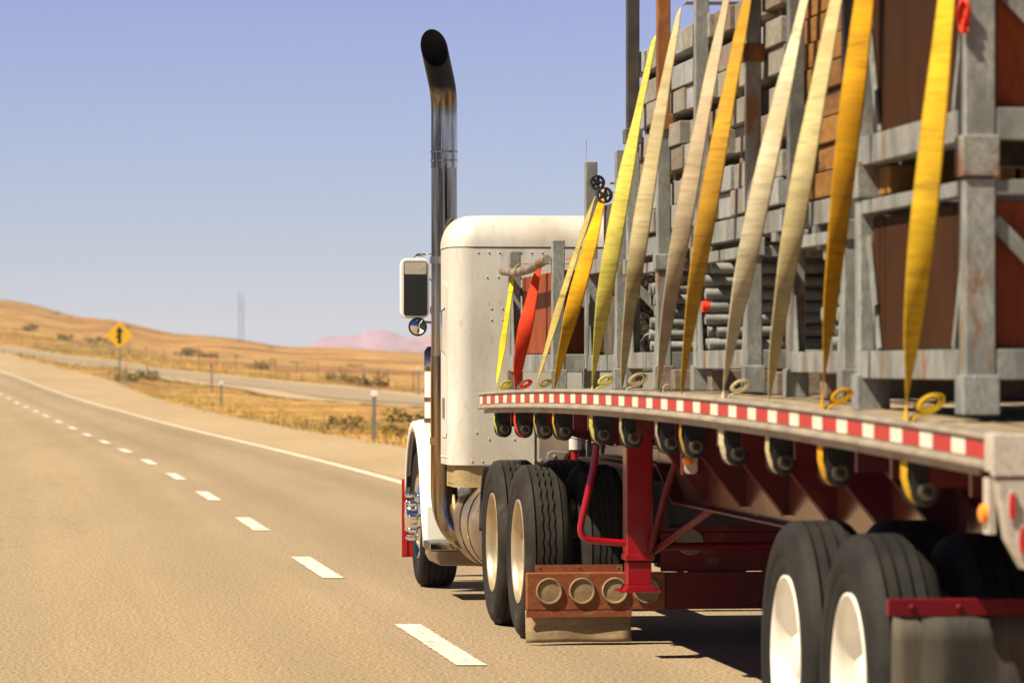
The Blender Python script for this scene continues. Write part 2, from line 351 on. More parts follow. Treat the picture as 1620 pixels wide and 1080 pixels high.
def add_tracks(m, centres, depth, wid):
    nt = m.node_tree; L = nt.links.new; b = nt.nodes['Principled BSDF']
    uv = nn(nt, 'ShaderNodeUVMap'); sx = nn(nt, 'ShaderNodeSeparateXYZ'); L(uv.outputs[0], sx.inputs[0])
    mp = nn(nt, 'ShaderNodeMapping'); mp.inputs['Scale'].default_value = (1.2, .06, 1); L(uv.outputs[0], mp.inputs[0])
    n = nn(nt, 'ShaderNodeTexNoise'); n.inputs['Scale'].default_value = 1.6; n.inputs['Detail'].default_value = 6; n.inputs['Roughness'].default_value = .65; L(mp.outputs[0], n.inputs['Vector'])
    tot = None
    for c in centres:
        d = nn(nt, 'ShaderNodeMath', operation='SUBTRACT'); L(sx.outputs[0], d.inputs[0]); d.inputs[1].default_value = c
        a = nn(nt, 'ShaderNodeMath', operation='ABSOLUTE'); L(d.outputs[0], a.inputs[0])
        r = nn(nt, 'ShaderNodeMapRange', interpolation_type='SMOOTHSTEP'); r.inputs[1].default_value = 0; r.inputs[2].default_value = wid; r.inputs[3].default_value = 1; r.inputs[4].default_value = 0; L(a.outputs[0], r.inputs[0])
        if tot is None: tot = r.outputs[0]
        else:
            q = nn(nt, 'ShaderNodeMath', operation='MAXIMUM'); L(tot, q.inputs[0]); L(r.outputs[0], q.inputs[1]); tot = q.outputs[0]
    nr = nn(nt, 'ShaderNodeMapRange'); nr.inputs[1].default_value = .35; nr.inputs[2].default_value = .65; nr.inputs[3].default_value = .25; nr.inputs[4].default_value = 1; L(n.outputs[0], nr.inputs[0])
    mu = nn(nt, 'ShaderNodeMath', operation='MULTIPLY'); L(tot, mu.inputs[0]); L(nr.outputs[0], mu.inputs[1])
    f = nn(nt, 'ShaderNodeMapRange'); f.inputs[3].default_value = 1.04; f.inputs[4].default_value = 1-depth; L(mu.outputs[0], f.inputs[0])
    n2 = nn(nt, 'ShaderNodeMapRange'); n2.inputs[1].default_value = .3; n2.inputs[2].default_value = .7; n2.inputs[3].default_value = .9; n2.inputs[4].default_value = 1.08; L(n.outputs[0], n2.inputs[0])
    g = nn(nt, 'ShaderNodeMath', operation='MULTIPLY'); L(f.outputs[0], g.inputs[0]); L(n2.outputs[0], g.inputs[1])
    old = b.inputs['Base Color'].links[0].from_socket; v = nn(nt, 'ShaderNodeVectorMath', operation='SCALE'); L(old, v.inputs[0]); L(g.outputs[0], v.inputs['Scale']); L(v.outputs[0], b.inputs['Base Color'])
add_tracks(G_lane, (.75, 2.35), .16, .55); add_tracks(G_road, (-2.5, -.85, -5.2), .10, .6)
def structure(o): o['kind'] = 'structure'; return o
# ground: polar sheet round the camera, all the way to the horizon
mb = MB()
angs = sorted(set([round(a, 4) for a in [i*R(6) for i in range(-30, 30)]] + [round(-.30 + i*.0042, 4) for i in range(0, 131)]))
rads = [0.5, 6, 12, 18, 24, 30, 37, 45] + [45*1.045**i for i in range(1, 82)] + [1900, 2400, 3200, 4500, 6500, 9500, 14000]
rows = []
for r in rads:
    row = []
    for a in angs:
        x, y = r*math.sin(a), r*math.cos(a)
        z = height(x, y)
        off = lane_in(x, y)
        if y < 620 and -14 < off < 9: z -= .10
        if 90 < y < 520 and abs(x-sr_x(y)) < 6: z -= .12
        if r > 1000: z -= (r-1000)*.0002 if r < 3000 else .4 + (r-3000)*.001
        row.append((x, y, z))
    row.append(row[0]); rows.append(row)
structure(mb.build('ground', G_ground, smooth='all'))
def strip(name, m, f0, f1, ys, dz, nx=4, kind=True):
    mb = MB(); rows = []
    for y in ys:
        x0, x1 = f0(y), f1(y)
        rows.append([(lerp(x0, x1, i/nx), y, base_h(lerp(x0, x1, i/nx), y) + dz) for i in range(nx+1)])
    mb.grid(rows); o = mb.build(name, m, smooth='all'); structure(o)
    uv = o.data.uv_layers.new(name='UVMap'); X = [(r[0], i) for i, r in enumerate(rows)]; co_ = {}
    vi = 0
    for r in rows:
        for p in r: co_[vi] = (p[0]-road_x(p[1]), p[1]); vi += 1
    for lp in o.data.loops: uv.data[lp.index].uv = co_[lp.vertex_index]
    return o
ys_r = [-400, -200, -100, -50] + [i*4 for i in range(-5, 60)] + [240+i*12 for i in range(0, 31)]
EDGE = 3.05
mb_rows = []
# rebuild ground properly (grid call)
g = bpy.data.objects['ground']; bm = bmesh.new()
V = [[bm.verts.new(p) for p in r[:-1]] for r in rows]
for a, b in zip(V, V[1:]):
    for i in range(len(a)): bm.faces.new([a[i], b[i], b[(i+1) % len(a)], a[(i+1) % len(a)]])
bm.to_mesh(g.data); bm.free()
for p in g.data.polygons: p.use_smooth = True
strip('road', G_road, lambda y: road_x(y)-12, lambda y: road_x(y)-.30, ys_r, 0)
strip('road_lane', G_lane, lambda y: road_x(y)-.30, lambda y: road_x(y)+EDGE+.25, ys_r, 0)
def sh_w(y): return 3.0 if y < 100 else lerp(3.0, 7.5, sm((y-100)/220))
strip('road_shoulder', G_shoulder, lambda y: road_x(y)+EDGE+.25, lambda y: min(road_x(y)+EDGE+sh_w(y), sr_x(y) if y > 150 else 1e9), ys_r, -.012)
strip('edge_line', M['paint_edge'], lambda y: road_x(y)+EDGE-.08, lambda y: road_x(y)+EDGE+.10, ys_r, .006, 2)
ys2 = [90+i*8 for i in range(0, 54)]
strip('second_road_verge', G_gravel, lambda y: sr_x(y)-5.4, lambda y: sr_x(y)+5.8, ys2, -.02)
strip('second_road', G_road2, lambda y: sr_x(y)-3.3, lambda y: sr_x(y)+3.3, ys2, .02)
rnd_d = random.Random(4)
for k in range(-3, 26):
    y0 = 22.2 + 9.2*k; y1 = y0 + 3.55
    ys = [lerp(y0, y1, i/40) + (rnd_d.uniform(-.015, .015) if 0 < i < 40 else 0) for i in range(41)]
    strip('lane_dash', M['paint'], lambda y: road_x(y)-.08+rnd_d.uniform(-.006,.006), lambda y: road_x(y)+.085+rnd_d.uniform(-.006,.006), ys, .006, 2)

# mesas far away
def mesa(name, x0, x1, y, prof, depth, m):
    mb = MB(); rows = []
    n = 110
    for j in range(9):
        t = j/8; row = []
        for i in range(n+1):
            s = i/n; x = lerp(x0, x1, s)
            h = interp(s, [p[0] for p in prof], [p[1] for p in prof])
            f = [0, .28, .5, .62, .9, 1.0, 1.0, .9, 0][j]
            hh = -25 + (h+25)*f + ((4*hnoise(x, y+t*depth, 70) + 5*hnoise(x+333, y+t*depth, 26)) if 0 < j < 8 else 0)
            row.append((x + 14*hnoise(x+j*71, y, 95), y + t*depth + 60*hnoise(x, j*30, 160)*(1-t), hh))
        rows.append(row)
    mb.grid(rows); return structure(mb.build(name, m, smooth='all'))
M['mesa'] = noise_ground('mauve_desert_rock', [(.38,(.20,.085,.10)),(.5,(.34,.17,.18)),(.62,(.20,.11,.17))], .004, 1, .02, .25, .3, stretch=(1,1,5))
def mp(pts, y):
    x0 = (pts[0][0]-PX0)*y/F; x1 = (pts[-1][0]-PX0)*y/F
    return x0, x1, [((px-pts[0][0])/(pts[-1][0]-pts[0][0]), CAMH+(HOR-py)*y/F) for px, py in pts]
x0, x1, pf = mp([(420,558),(455,541),(480,533),(520,528),(545,530),(560,521),(585,516),(600,517),(618,526),(640,531),(690,528),(760,535),(900,556)], 6600)
mesa('mesa_hill', x0, x1, 6600, pf, 900, M['mesa'])
x0, x1, pf = mp([(440,556),(500,541),(580,536),(640,530),(700,520),(800,526),(1000,530),(1300,550)], 8200)
mesa('mesa_hill', x0, x1, 8200, pf, 900, M['mesa'])

# --- verge vegetation -------------------------------------------------
G_grass = noise_ground('dry_roadside_grass', [(.3,(.26,.21,.035)),(.48,(.40,.27,.06)),(.62,(.46,.31,.085)),(.75,(.30,.24,.05))], .12, 1, 3, .3, 0)
G_shrub = noise_ground('sage_shrub_leaves', [(.3,(.15,.135,.035)),(.5,(.25,.205,.05)),(.7,(.36,.27,.075))], 2.5, 1, 8, .35, 0)
mb = MB(); rnd = random.Random(3)
def blade_clump(mb, x, y, z, h, n, rnd, spread):
    for _ in range(n):
        a = rnd.uniform(0, 2*PI); rr = rnd.uniform(0, spread); bx, by = x+rr*math.cos(a), y+rr*math.sin(a)
        w = rnd.uniform(.02, .05)*(h/.4); lean = rnd.uniform(-.4, .4)*h; lean2 = rnd.uniform(-.3, .3)*h; ca, sa = math.cos(a), math.sin(a)
        hh = h*rnd.uniform(.5, 1.1)
        mb.face([mb.vert((bx-w*sa, by+w*ca, z)), mb.vert((bx+w*sa, by-w*ca, z)), mb.vert((bx+lean, by+lean2, z+hh))])
cnt = 0
while cnt < 5200:
    y = rnd.uniform(55, 300) if rnd.random() < .75 else rnd.uniform(300, 640)
    x = road_x(y) + EDGE + sh_w(y) + rnd.uniform(-.3, 26)
    if y < 300 and road_x(y)+EDGE+sh_w(y)+7 < x < sr_x(y)+5.8: continue
    if y < 300 and x > sr_x(y)+18: continue
    if abs(x-sr_x(y)) < 4.6 and y < 520: continue
    if y < 300 and rnd.random() > .35 + .65*math.exp(-((x-road_x(y)-EDGE-sh_w(y))/5)**2) and x < sr_x(y): continue
    z = height(x, y) - .05
    blade_clump(mb, x, y, z, rnd.uniform(.08, .22)*(1 if y < 300 else 2.2), 9, rnd, .4 if y < 300 else .7); cnt += 1
go = mb.build('dry_grass', G_grass, normals=False); tag(go, 'dry yellow grass growing along the road verge', 'grass', kind='stuff')

def shrub_mesh(seed, n=260):
    mb = MB(); rd = random.Random(seed)
    cl = [(rd.uniform(-.45, .45), rd.uniform(-.45, .45), rd.uniform(.08, .42), rd.uniform(.16, .32)) for _ in range(11)]
    for i in range(n):
        cx, cy, cz, cr = rd.choice(cl)
        d = Vector((rd.gauss(0,1), rd.gauss(0,1), rd.gauss(0,.8))).normalized()*cr*rd.uniform(.4, 1)
        p = Vector((cx, cy, cz)) + d
        if p.z < .02: p.z = .02
        a = Vector((rd.gauss(0,1), rd.gauss(0,1), rd.gauss(0,1))).normalized(); b = a.cross(Vector((.3,.5,.8))).normalized()
        s = rd.uniform(.04, .09)
        mb.face([mb.vert(p-a*s), mb.vert(p+b*s*.5), mb.vert(p+a*s), mb.vert(p-b*s*.5)])
    return mb
def shrub_thing(loc, s, sz, label, group=None, seed=1):
    e = empty('sage_shrub', loc)
    shrub_mesh(seed).build('foliage', G_shrub, e, normals=False)
    m = MB(); rd = random.Random(seed)
    for k in range(6):
        a = rd.uniform(0, 2*PI); m.tube([(0,0,-.05), (.08*math.cos(a), .08*math.sin(a), .1), (.22*math.cos(a), .22*math.sin(a), .28)], [.02,.014,.006], 5)
    m.build('stem', M['dunnage'], e, smooth=True)
    e.scale = (s, s, sz); return tag(e, label, 'shrub', group)
def at(px, py, y):
    x = (px-PX0)*y/F
    return Vector((x, y, height(x, y)))
def ydepth(px, py):                       # depth at which the terrain shows at this row
    y = 40
    while y < 900:
        x = (px-PX0)*y/F
        if HOR + (CAMH-height(x, y))*F/y <= py: return y
        y += 1
    return 900
SHR = [(650,668,1.7,.8,'dark brown sage shrub nearest the truck, left of its fender'), (632,688,1.0,.5,'low olive shrub in front of the dark brown shrub by the truck'),
       (545,678,1.0,.7,'small green shrub on the verge left of the near delineator post'), (205,603,2.0,1.3,'green shrub at the foot of the yellow warning sign'),
       (238,602,1.5,1.1,'small green shrub right of the yellow sign, by a thin post'), (105,540,2.6,2.2,'round green shrub beyond the second road, left of the yellow sign'),
       (148,543,2.3,1.9,'green shrub beyond the second road, just left of the yellow sign'), (175,545,2.2,2.0,'olive shrub directly behind the yellow sign'),
       (330,566,2.4,1.8,'olive shrub on the far verge below the radio masts'), (295,562,3.0,1.9,'wide yellow shrub on the far verge between sign and masts'),
       (415,584,2.4,1.6,'olive shrub on the far verge right of the radio masts'), (540,603,2.3,1.5,'green shrub on the far verge below the pink mesa'),
       (580,611,2.8,1.7,'wide olive shrub on the far verge left of the truck'), (45,524,3.0,2.2,'yellowish shrub beyond the second road at the far left')]
for i, (px, py, s, sz, lb) in enumerate(SHR):
    y = ydepth(px, py); p = at(px, py, y); shrub_thing(p - Vector((0,0,.03)), s, sz, lb, seed=20+i)
rnd = random.Random(8); i = 0
proto = None
while i < 9:                              # hillside scrub
    px = rnd.uniform(-60, 690); y = rnd.uniform(470, 880); x = (px-PX0)*y/F
    loc = (x, y, height(x, y)-.1); s = rnd.uniform(1.4, 3.2)
    if proto is None:
        proto = shrub_thing(loc, s, s*.6, 'small scrub bush on the dry brown hillside', 'scrub bushes dotted over the hillside', 77)
    else:
        c = dup(proto, None, loc, (0,0,rnd.uniform(0,6))); c.scale = (s, s, s*rnd.uniform(.4,.7))
    i += 1

# --- road sign --------------------------------------------------------
def sign():
    y = 250; x = (189-PX0)*y/F; zg = height(x, y); s = F/y
    e = empty('warning_sign', (x, y, zg)); tag(e, 'yellow diamond road sign with black arrow symbol on a thin post', 'road sign')
    zc_ = CAMH + (HOR-530)/s - zg; hd = 20.5/s
    pts = []
    for k in range(4):                      # rounded diamond
        a0 = PI/2*k
        for q in (-.09, 0, .09): pts.append(((hd*(1-abs(q)*.55))*math.cos(a0+q), (hd*(1-abs(q)*.55))*math.sin(a0+q) + zc_))
    m = MB(); m.prism(pts, 'y', -.02, .02); pl = m.build('sign_panel', M['sign_yellow'], e)
    m = MB(); w = .11
    sh = [(-w, -.52), (w, -.52), (w, .18), (.26, .18), (0, .56), (-.26, .18), (-w, .18), (-w, .02), (-.24,-.1), (-.24,-.22), (-w,-.1)]
    m.prism([(a, b*1.0 + zc_) for a, b in sh], 'y', -.026, -.021)
    m.build('arrow_symbol', M['sign_black'], pl)
    m = MB(); m.box(-.05, .05, .022, .10, -.1, zc_+hd*.6); m.build('post', M['post_grey'], e)
sign()
def delineator(px, py_base, y, h, white, label):
    x = (px-PX0)*y/F; e = empty('delineator_post', (x, y, height(x, y))); tag(e, label, 'marker post')
    m = MB(); m.prism([(-.045,-.02),(.045,-.02),(.045,.02),(.02,.02),(.02,0),(-.02,0),(-.02,.02),(-.045,.02)], 'z', -.15, h); m.build('post', M['post_grey'], e)
    m = MB()
    if white: m.lathe([(.001,-.03),(.085,-.03),(.085,-.02),(.001,-.02)], (0,0,h-.1), 'y', 16)
    else: m.box(-.05, .05, -.03, -.021, h-.3, h-.08)
    m.build('reflector', M['reflector'] if white else M['amber'], e, smooth=True)
for px, pb, h, w, lb in [(592,695,1.15,1,'nearest grey delineator post with white reflector, left of the truck fender'),
                      (350,641,1.0,1,'delineator post with round white reflector below the radio masts'),
                      (335,621,1.55,0,'tall thin marker post left of the white reflector post, below the masts'),
                      (200,604,.9,0,'short marker post immediately right of the warning sign post'),
                      (233,600,.95,0,'thin marker post second to the right of the yellow sign'),
                      (662,625,1.35,1,'marker post on the far road verge right beside the truck mirror column')]:
    y = ydepth(px, pb); delineator(px, pb, y, h if y < 200 else h*1.2, w, lb)
for i, (px, top, lb) in enumerate([(378.5, 465, 'taller grey radio mast on the hill crest'), (384.5, 472, 'fainter radio mast, right one of the pair on the hill crest')]):
    y = 860; x = (px-PX0)*y/F; zg = height(x, y); h = CAMH + (HOR-top)*y/F - zg
    e = empty('radio_mast', (x, y, zg)); tag(e, lb, 'mast')
    m = MB(); w = .16 if i == 0 else .09
    for a in range(3):
        c, s_ = w*math.cos(a*2.094), w*math.sin(a*2.094); m.tube([(c, s_, -.5), (c, s_, h)], .035, 5)
    for k in range(int(h/1.0)):
        for a in range(3):
            c, s_ = w*math.cos(a*2.094), w*math.sin(a*2.094); c2, s2 = w*math.cos((a+1)*2.094), w*math.sin((a+1)*2.094)
            m.bar((c, s_, k), (c2, s2, k+1), .015, .015)
    m.build('lattice', M['post_grey'], e)
    m = MB(); m.tube([(0,0,h), (0,0,h+.8)], .04, 5); m.build('antenna', M['post_grey'], e)
# wire fence beyond the second road
fe = empty('wire_fence', (0,0,0)); tag(fe, 'wire fence with thin posts beyond the second road', 'fence')
fpts = []
for k in range(22):
    y = 250 + k*11; x = sr_x(y) + 13 + .02*(y-250); fpts.append(Vector((x, y, height(x, y))))
fe.location = fpts[0]
for p in fpts:
    q = p - fpts[0]; m = MB(); m.box(q.x-.03, q.x+.03, q.y-.03, q.y+.03, q.z-.2, q.z+1.35); m.build('fence_post', M['dunnage'], fe)
for hz in (.4, .8, 1.2):
    m = MB(); m.tube([p - fpts[0] + Vector((0,-.07,hz)) for p in fpts], .012, 4); m.build('wire', M['post_grey'], fe)

# ================================================================== WHEELS
def tyre_mesh(kind):
    W = .285; h = []
    side = [(.292,.045),(.30,.03),(.33,.014),(.37,.006),(.385,.0075),(.39,.004),(.43,0),(.465,.004),(.47,.007),(.492,.016),(.507,.03),(.513,.04)]
    tread = []
    gr = {'rib': [.072,.118,.167,.213], 'lug': [.062,.108,.143,.178,.224], 'steer': [.075,.12,.165,.21]}[kind]
    gw = {'rib': .012, 'lug': .012, 'steer': .014}[kind]
    gidx = []
    for gx in gr:
        for dx, r in ((-gw/2,.520),(-gw/2+.001,.505),(gw/2-.001,.505),(gw/2,.520)):
            gidx.append(len(side)+len(tread)); tread.append((r, gx+dx))
    prof = side + tread + [(r, W-a) for r, a in reversed(side)]
    gs = set(gidx); edge_g = set(gidx[:4] + gidx[-4:])
    wob = None
    if kind == 'lug':
        def wob(j, t): return .0045*math.sin(t*33) if j in gs and j not in edge_g else 0
    m = MB(); m.lathe(prof, axis='x', n=352 if kind == 'lug' else 96, wob=wob)
    return m
def rim_dual(m):     # deep dish, seen from outside
    prof = [(.300,.06),(.305,.030),(.312,.022),(.312,.014),(.303,.012),(.292,.022),(.286,.05),(.280,.10),(.268,.135),(.255,.15),(.235,.158),(.17,.158),(.155,.150),(.118,.140),(.112,.09),(.10,.075),(.085,.06),(.08,.05),(.001,.048)]
    m.lathe(prof, axis='x', n=64)
    for k in range(10):
        a = 2*PI*k/10; m.lathe([(.018,.158),(.018,.125),(.012,.118),(.001,.118)], (0,.205*math.cos(a),.205*math.sin(a)), 'x', 8)
    return m
def rim_steer(m):
    prof = [(.300,.06),(.312,.022),(.312,.014),(.30,.012),(.292,.03),(.28,.05),(.25,.03),(.20,.005),(.15,-.004),(.12,-.01),(.115,-.05),(.10,-.075),(.001,-.085)]
    m.lathe(prof, axis='x', n=64)
    for k in range(10):
        a = 2*PI*k/10; m.lathe([(.022,.01),(.022,-.05),(.019,-.062),(.010,-.072),(.001,-.074)], (0,.165*math.cos(a),.165*math.sin(a)), 'x', 10)
    return m
def make_wheel(parent, kind, tmat, rmat, loc, flip=False, rim='dual', zr=0):
    key = (kind, tmat, rmat, rim)
    rot = (0, 0, PI + zr) if flip else (0, 0, zr)
    if key in WH: return dup(WH[key], parent, loc, rot)
    e = empty('wheel', loc, 0, parent); e.rotation_euler = rot
    tyre_mesh(kind).build('tyre', M[tmat], e, smooth=True)
    m = MB(); (rim_dual if rim == 'dual' else rim_steer)(m); m.build('rim', M[rmat], e, smooth=True)
    WH[key] = e; return e
WH = {}

# ================================================================== TRACTOR
T = empty('semi_truck', TC_O, TC_A)
tag(T, 'white semi truck tractor with sleeper cab and tall chrome exhaust stack', 'truck')
TW = 2.44
for y in (0, 1.30):
    make_wheel(T, 'lug', 'tyre_tan', 'rim_alu', (0, y, .52)); make_wheel(T, 'lug', 'tyre_tan', 'rim_alu', (.335, y, .52))
    make_wheel(T, 'lug', 'tyre_tan', 'rim_alu', (TW, y, .52), True); make_wheel(T, 'lug', 'tyre_tan', 'rim_alu', (TW-.335, y, .52), True)
    m = MB(); m.tube([(.35, y, .52), (2.1, y, .52)], .075, 16); m.lathe([(.001,-.2),(.16,-.16),(.2,0),(.16,.16),(.001,.2)], (1.22, y, .52), 'x', 20); m.build('axle', M['black'], T, smooth=True)
SY = 5.85
make_wheel(T, 'steer', 'tyre', 'chrome', (-.01, SY, .52), rim='steer', zr=R(-1.0)); make_wheel(T, 'steer', 'tyre', 'chrome', (TW+.01, SY, .52), True, rim='steer', zr=R(-1.0))
m = MB(); m.tube([(.2, SY, .45), (2.2, SY, .45)], .05, 10); m.build('steer_axle', M['black'], T, smooth=True)
# chassis
for x in (.80, 1.56):
    m = MB(); m.prism([(x,.68),(x+.08,.68),(x+.08,.69),(x+.012,.69),(x+.012,.94),(x+.08,.94),(x+.08,.95),(x,.95)], 'y', -.75, 6.6); m.build('frame_rail', M['black'], T)
for y in (-.7, .65, 2.3, 3.6):
    m = MB(); m.box(.815, 1.555, y, y+.08, .70, .92); m.build('cross_member', M['black'], T)
m = MB(); m.lathe([(.05,1.02),(.46,1.02),(.46,1.08),(.44,1.1),(.05,1.1)], (1.22, .75, 0), 'z', 40); m.build('fifth_wheel', M['black'], T, smooth=True)
m = MB(); m.box(.70, 1.74, .35, 1.15, .955, 1.015); m.build('fifth_wheel_plate', M['black'], T, bevel=.01)
# sleeper
S0, S1 = 2.80, 3.40; SX0, SX1 = -.085, 2.525
def rounded_box(m, x0, x1, y0, y1, z0, z1, r, n=6, top=False):
    # plan outline with rounded rear corners (y0 side), straight walls
    pts = []
    for k in range(n+1):
        a = PI + PI/2*k/n; pts.append((x0+r+r*math.cos(a), y0+r+r*math.sin(a)))
    for k in range(n+1):
        a = -PI/2 + PI/2*k/n; pts.append((x1-r+r*math.cos(a), y0+r+r*math.sin(a)))
    pts += [(x1, y1), (x0, y1)]
    return pts
pts = rounded_box(None, SX0, SX1, S0, S1, 0, 0, .15)
m = MB(); m.prism(pts, 'z', .97, 2.425)
def rivet(m, x, z, r=.0065): m.dome((x, S0-.001, z), min(r, .0065), 'y', -1, 8)
for k in range(30): rivet(m, .10+.072*k, 2.395, .008)
for x in (.16,.235,.31,.385): rivet(m, x, 2.23)
for z in (2.02, 1.945):
    for k in range(6): rivet(m, .19+.075*k, z)
for k in range(16): rivet(m, .02+.085*k + .07, 1.145 if k % 2 else 1.19, .009)
for k in range(17): rivet(m, .06+.07*k, .998, .010)
for k in range(9): m.dome((SX0-.001, S0+.2+.045*k, 1.02), .008, 'x', -1, 8)
sl = m.build('sleeper', M['sleeper'], T, smooth=True)
# roof cap : rounded in all directions
m = MB(); rows = []
rz = .215
for j in range(9):
    a = PI/2*j/8; ins = .16*(1-math.cos(a)); z = 2.432 + rz*math.sin(a)
    P = rounded_box(None, SX0+ins-.004, SX1-ins+.004, S0+ins-.004, S1, 0, 0, .16, 8)
    rows.append([(x, y, z) for x, y in P] )
V = [[m.vert(p) for p in r] for r in rows]
for a, b in zip(V, V[1:]):
    for i in range(len(a)): m.face([a[i], a[(i+1) % len(a)], b[(i+1) % len(a)], b[i]])
m.face(V[-1]); m.face(V[0][::-1])
m.build('sleeper_roof', M['sleeper'], T, smooth=True)
m = MB(); m.prism([(x, y) for x, y in rounded_box(None, SX0+.004, SX1-.004, S0+.004, S1-.01, 0, 0, .15)], 'z', 2.4255, 2.4318); m.build('roof_seam', M['black'], T)
m = MB(); m.prism(rounded_box(None, SX0+.035, .82, S0+.02, S1-.05, 0, 0, .11), 'z', .82, .967)
for k in range(7): m.dome((SX0+.034, S0+.15+.05*k, .85), .009, 'x', -1, 8)
m.lathe([(.001,-.012),(.014,-.010),(.014,0)], (.16, S0+.02, .86), 'y', 10)
m.build('sleeper_skirt', M['skirt'], T, smooth=True)
m = MB(); m.prism([(S0+.20,1.18),(S0+.25,1.15),(S0+.47,1.15),(S0+.5,1.18),(S0+.5,2.17),(S0+.47,2.2),(S0+.25,2.2),(S0+.20,2.17)], 'x', SX0-.006, SX0+.002)
dr = m.build('side_door', M['sleeper'], T, bevel=.003)
m = MB(); m.tube([(SX0-.004,S0+.27,1.72),(SX0-.03,S0+.27,1.74),(SX0-.03,S0+.27,2.0),(SX0-.004,S0+.27,2.02)], .010, 8); m.build('handle', M['chrome'], dr, smooth=True)
m = MB(); m.box(SX0-.02, SX0-.006, S0+.3, S0+.34, 1.28, 1.42); m.build('latch', M['steel'], dr, bevel=.004)
# cab, narrower than the sleeper
m = MB(); m.prism([(3.42,.85),(5.2,.85),(5.25,1.75),(4.95,2.42),(4.8,2.5),(3.42,2.5)], 'x', .26, 2.18); cab = m.build('cab', M['white'], T, bevel=.06, seg=4)
m = MB(); m.box(.245,.258,3.9,4.8,1.72,2.3); m.build('side_window', M['glass_dark'], cab, bevel=.004)
m = MB(); m.box(.247,.259,3.85,4.9,.95,1.68); d_ = m.build('door', M['white'], cab, bevel=.004)
m = MB(); m.box(.225,.246,3.92,4.02,1.45,1.5); m.build('handle', M['chrome'], d_, bevel=.004)
m = MB(); m.prism([(5.26,.9),(7.0,.85),(7.05,1.5),(6.95,1.62),(5.26,1.74)], 'x', .58, 1.86); m.build('hood', M['white'], T, bevel=.06, seg=4)
m = MB(); m.box(.5,1.94,7.06,7.12,.75,1.6); m.build('grille', M['chrome'], T, bevel=.02)
# air cleaner on the cowl
m = MB(); m.lathe([(.001,1.16),(.11,1.16),(.122,1.2),(.122,1.62),(.122,1.70),(.11,1.75),(.001,1.76)], (.09, 5.0, 0), 'z', 24)
ac = m.build('air_cleaner', M['white'], T, smooth=True)
for z in (1.23, 1.38, 1.60):
    m = MB(); m.lathe([(.122,z),(.127,z),(.127,z+.03),(.122,z+.03)], (.09, 5.0, 0), 'z', 24); m.build('band', M['chrome_old'], ac, smooth=True)
m = MB(); m.lathe([(.122,1.635),(.126,1.635),(.126,1.74),(.1,1.775),(.001,1.775)], (.09, 5.0, 0), 'z', 24); m.build('canister_lid', M['chrome_old'], ac, smooth=True)
# front fender: teardrop arch over the steer wheel
def fender(x0, x1, out):
    m = MB(); prof = []
    for k in range(17):
        a = R(8) + R(158)*k/16
        prof.append((SY + .60*math.cos(a), .58 + .64*math.sin(a)))
    prof += [(SY-.69, .55), (SY-.80, .33)]
    inn = [(SY + (y-SY)*.93, .56 + (z-.58)*.93) for y, z in prof]
    inn[-1] = (SY-.76, .33)
    pts = prof + inn[::-1]
    # curved crown across the width
    n = 8; rows = []
    for j in range(n+1):
        t = j/n; x = lerp(x0, x1, t); e = (1-(abs(2*t-1))**3)*.035
        rows.append([(x, SY + (y-SY)*(1+e), .58 + (z-.58)*(1+e) if z > .58 else z) for y, z in prof])
    m.grid(rows)
    for xx in (x0, x1):
        a = [m.vert((xx, y, z)) for y, z in prof]; b = [m.vert((xx, y, z)) for y, z in inn]
        for i in range(len(a)-1): m.face([a[i], a[i+1], b[i+1], b[i]])
    # rear closing panel
    o = m.build('fender', M['white'], T, smooth=True, solid=.012)
    m = MB(); rows = [[(x, SY + (y-SY)*.92, .56+(z-.58)*.92) for y, z in prof] for x in (x0+.03, x1-.02)]; m.grid(rows); m.build('fender_liner', M['black'], o, smooth=True)
    m = MB(); m.box(x0+.02, x1-.02, SY-.80, SY-.785, .33, .62); m.build('fender_panel', M['white'], o, bevel=.004)
    return o
fender(-.03, .45, -1); fender(1.99, 2.47, 1)
m = MB(); m.box(.12, 2.32, 7.15, 7.3, .35, .72); m.build('bumper', M['chrome'], T, bevel=.04, seg=3)
m = MB(); m.box(-.055, .03, SY+.60, SY+.625, .19, .78); m.mi = 1; m.box(-.054, -.015, SY+.594, SY+.599, .2, .77); m.build('red_reflector_flap', [M['redlens'], M['tape_red']], T)
m = MB(); m.box(-.02, .08, SY+.56, SY+.59, .72, 1.0); m.build('splash_guard', M['black'], T)
# tank, step, exhaust
m = MB(); prof = [(.001,2.36),(.26,2.36),(.325,2.39),(.335,2.42),(.335,3.9),(.325,3.93),(.001,3.95)]
m.lathe(prof, (.335, 0, .575), 'y', 48); tk = m.build('fuel_tank', M['tank'], T, smooth=True)
for y in (2.5, 2.95, 3.7):
    m = MB(); m.lathe([(.336,y),(.341,y),(.341,y+.05),(.336,y+.05)], (.335,0,.575), 'y', 48); m.build('tank_strap', M['chrome_old'], tk, smooth=True)
m = MB(); m.prism([(-.06,.30),(-.03,.245),(.40,.235),(.44,.29),(.44,.40),(.0,.40),(-.05,.38)], 'y', 3.96, 4.7); stp = m.build('step_box', M['tank'], T, bevel=.012)
m = MB(); m.box(-.10, .16, 3.93, 4.4, .345, .405); m.build('step_tread', M['black'], stp, bevel=.008)
m = MB(); m.box(-.105, .16, 3.915, 3.929, .355, .40); m.build('step_trim', M['chrome'], stp, bevel=.003)
m = MB()
SXC, SYC, sr = -.052, 3.50, .091
def arc3(p0, p1, p2, n):            # quadratic bend
    return [Vector(p0)*(1-t)**2 + Vector(p1)*2*t*(1-t) + Vector(p2)*t*t for t in [i/n for i in range(n+1)]]
low = [Vector((.42, 3.20, .44)), Vector((.26, 3.32, .44))] + arc3((.24,3.335,.44), (SXC,SYC,.42), (SXC,SYC,.80), 14)
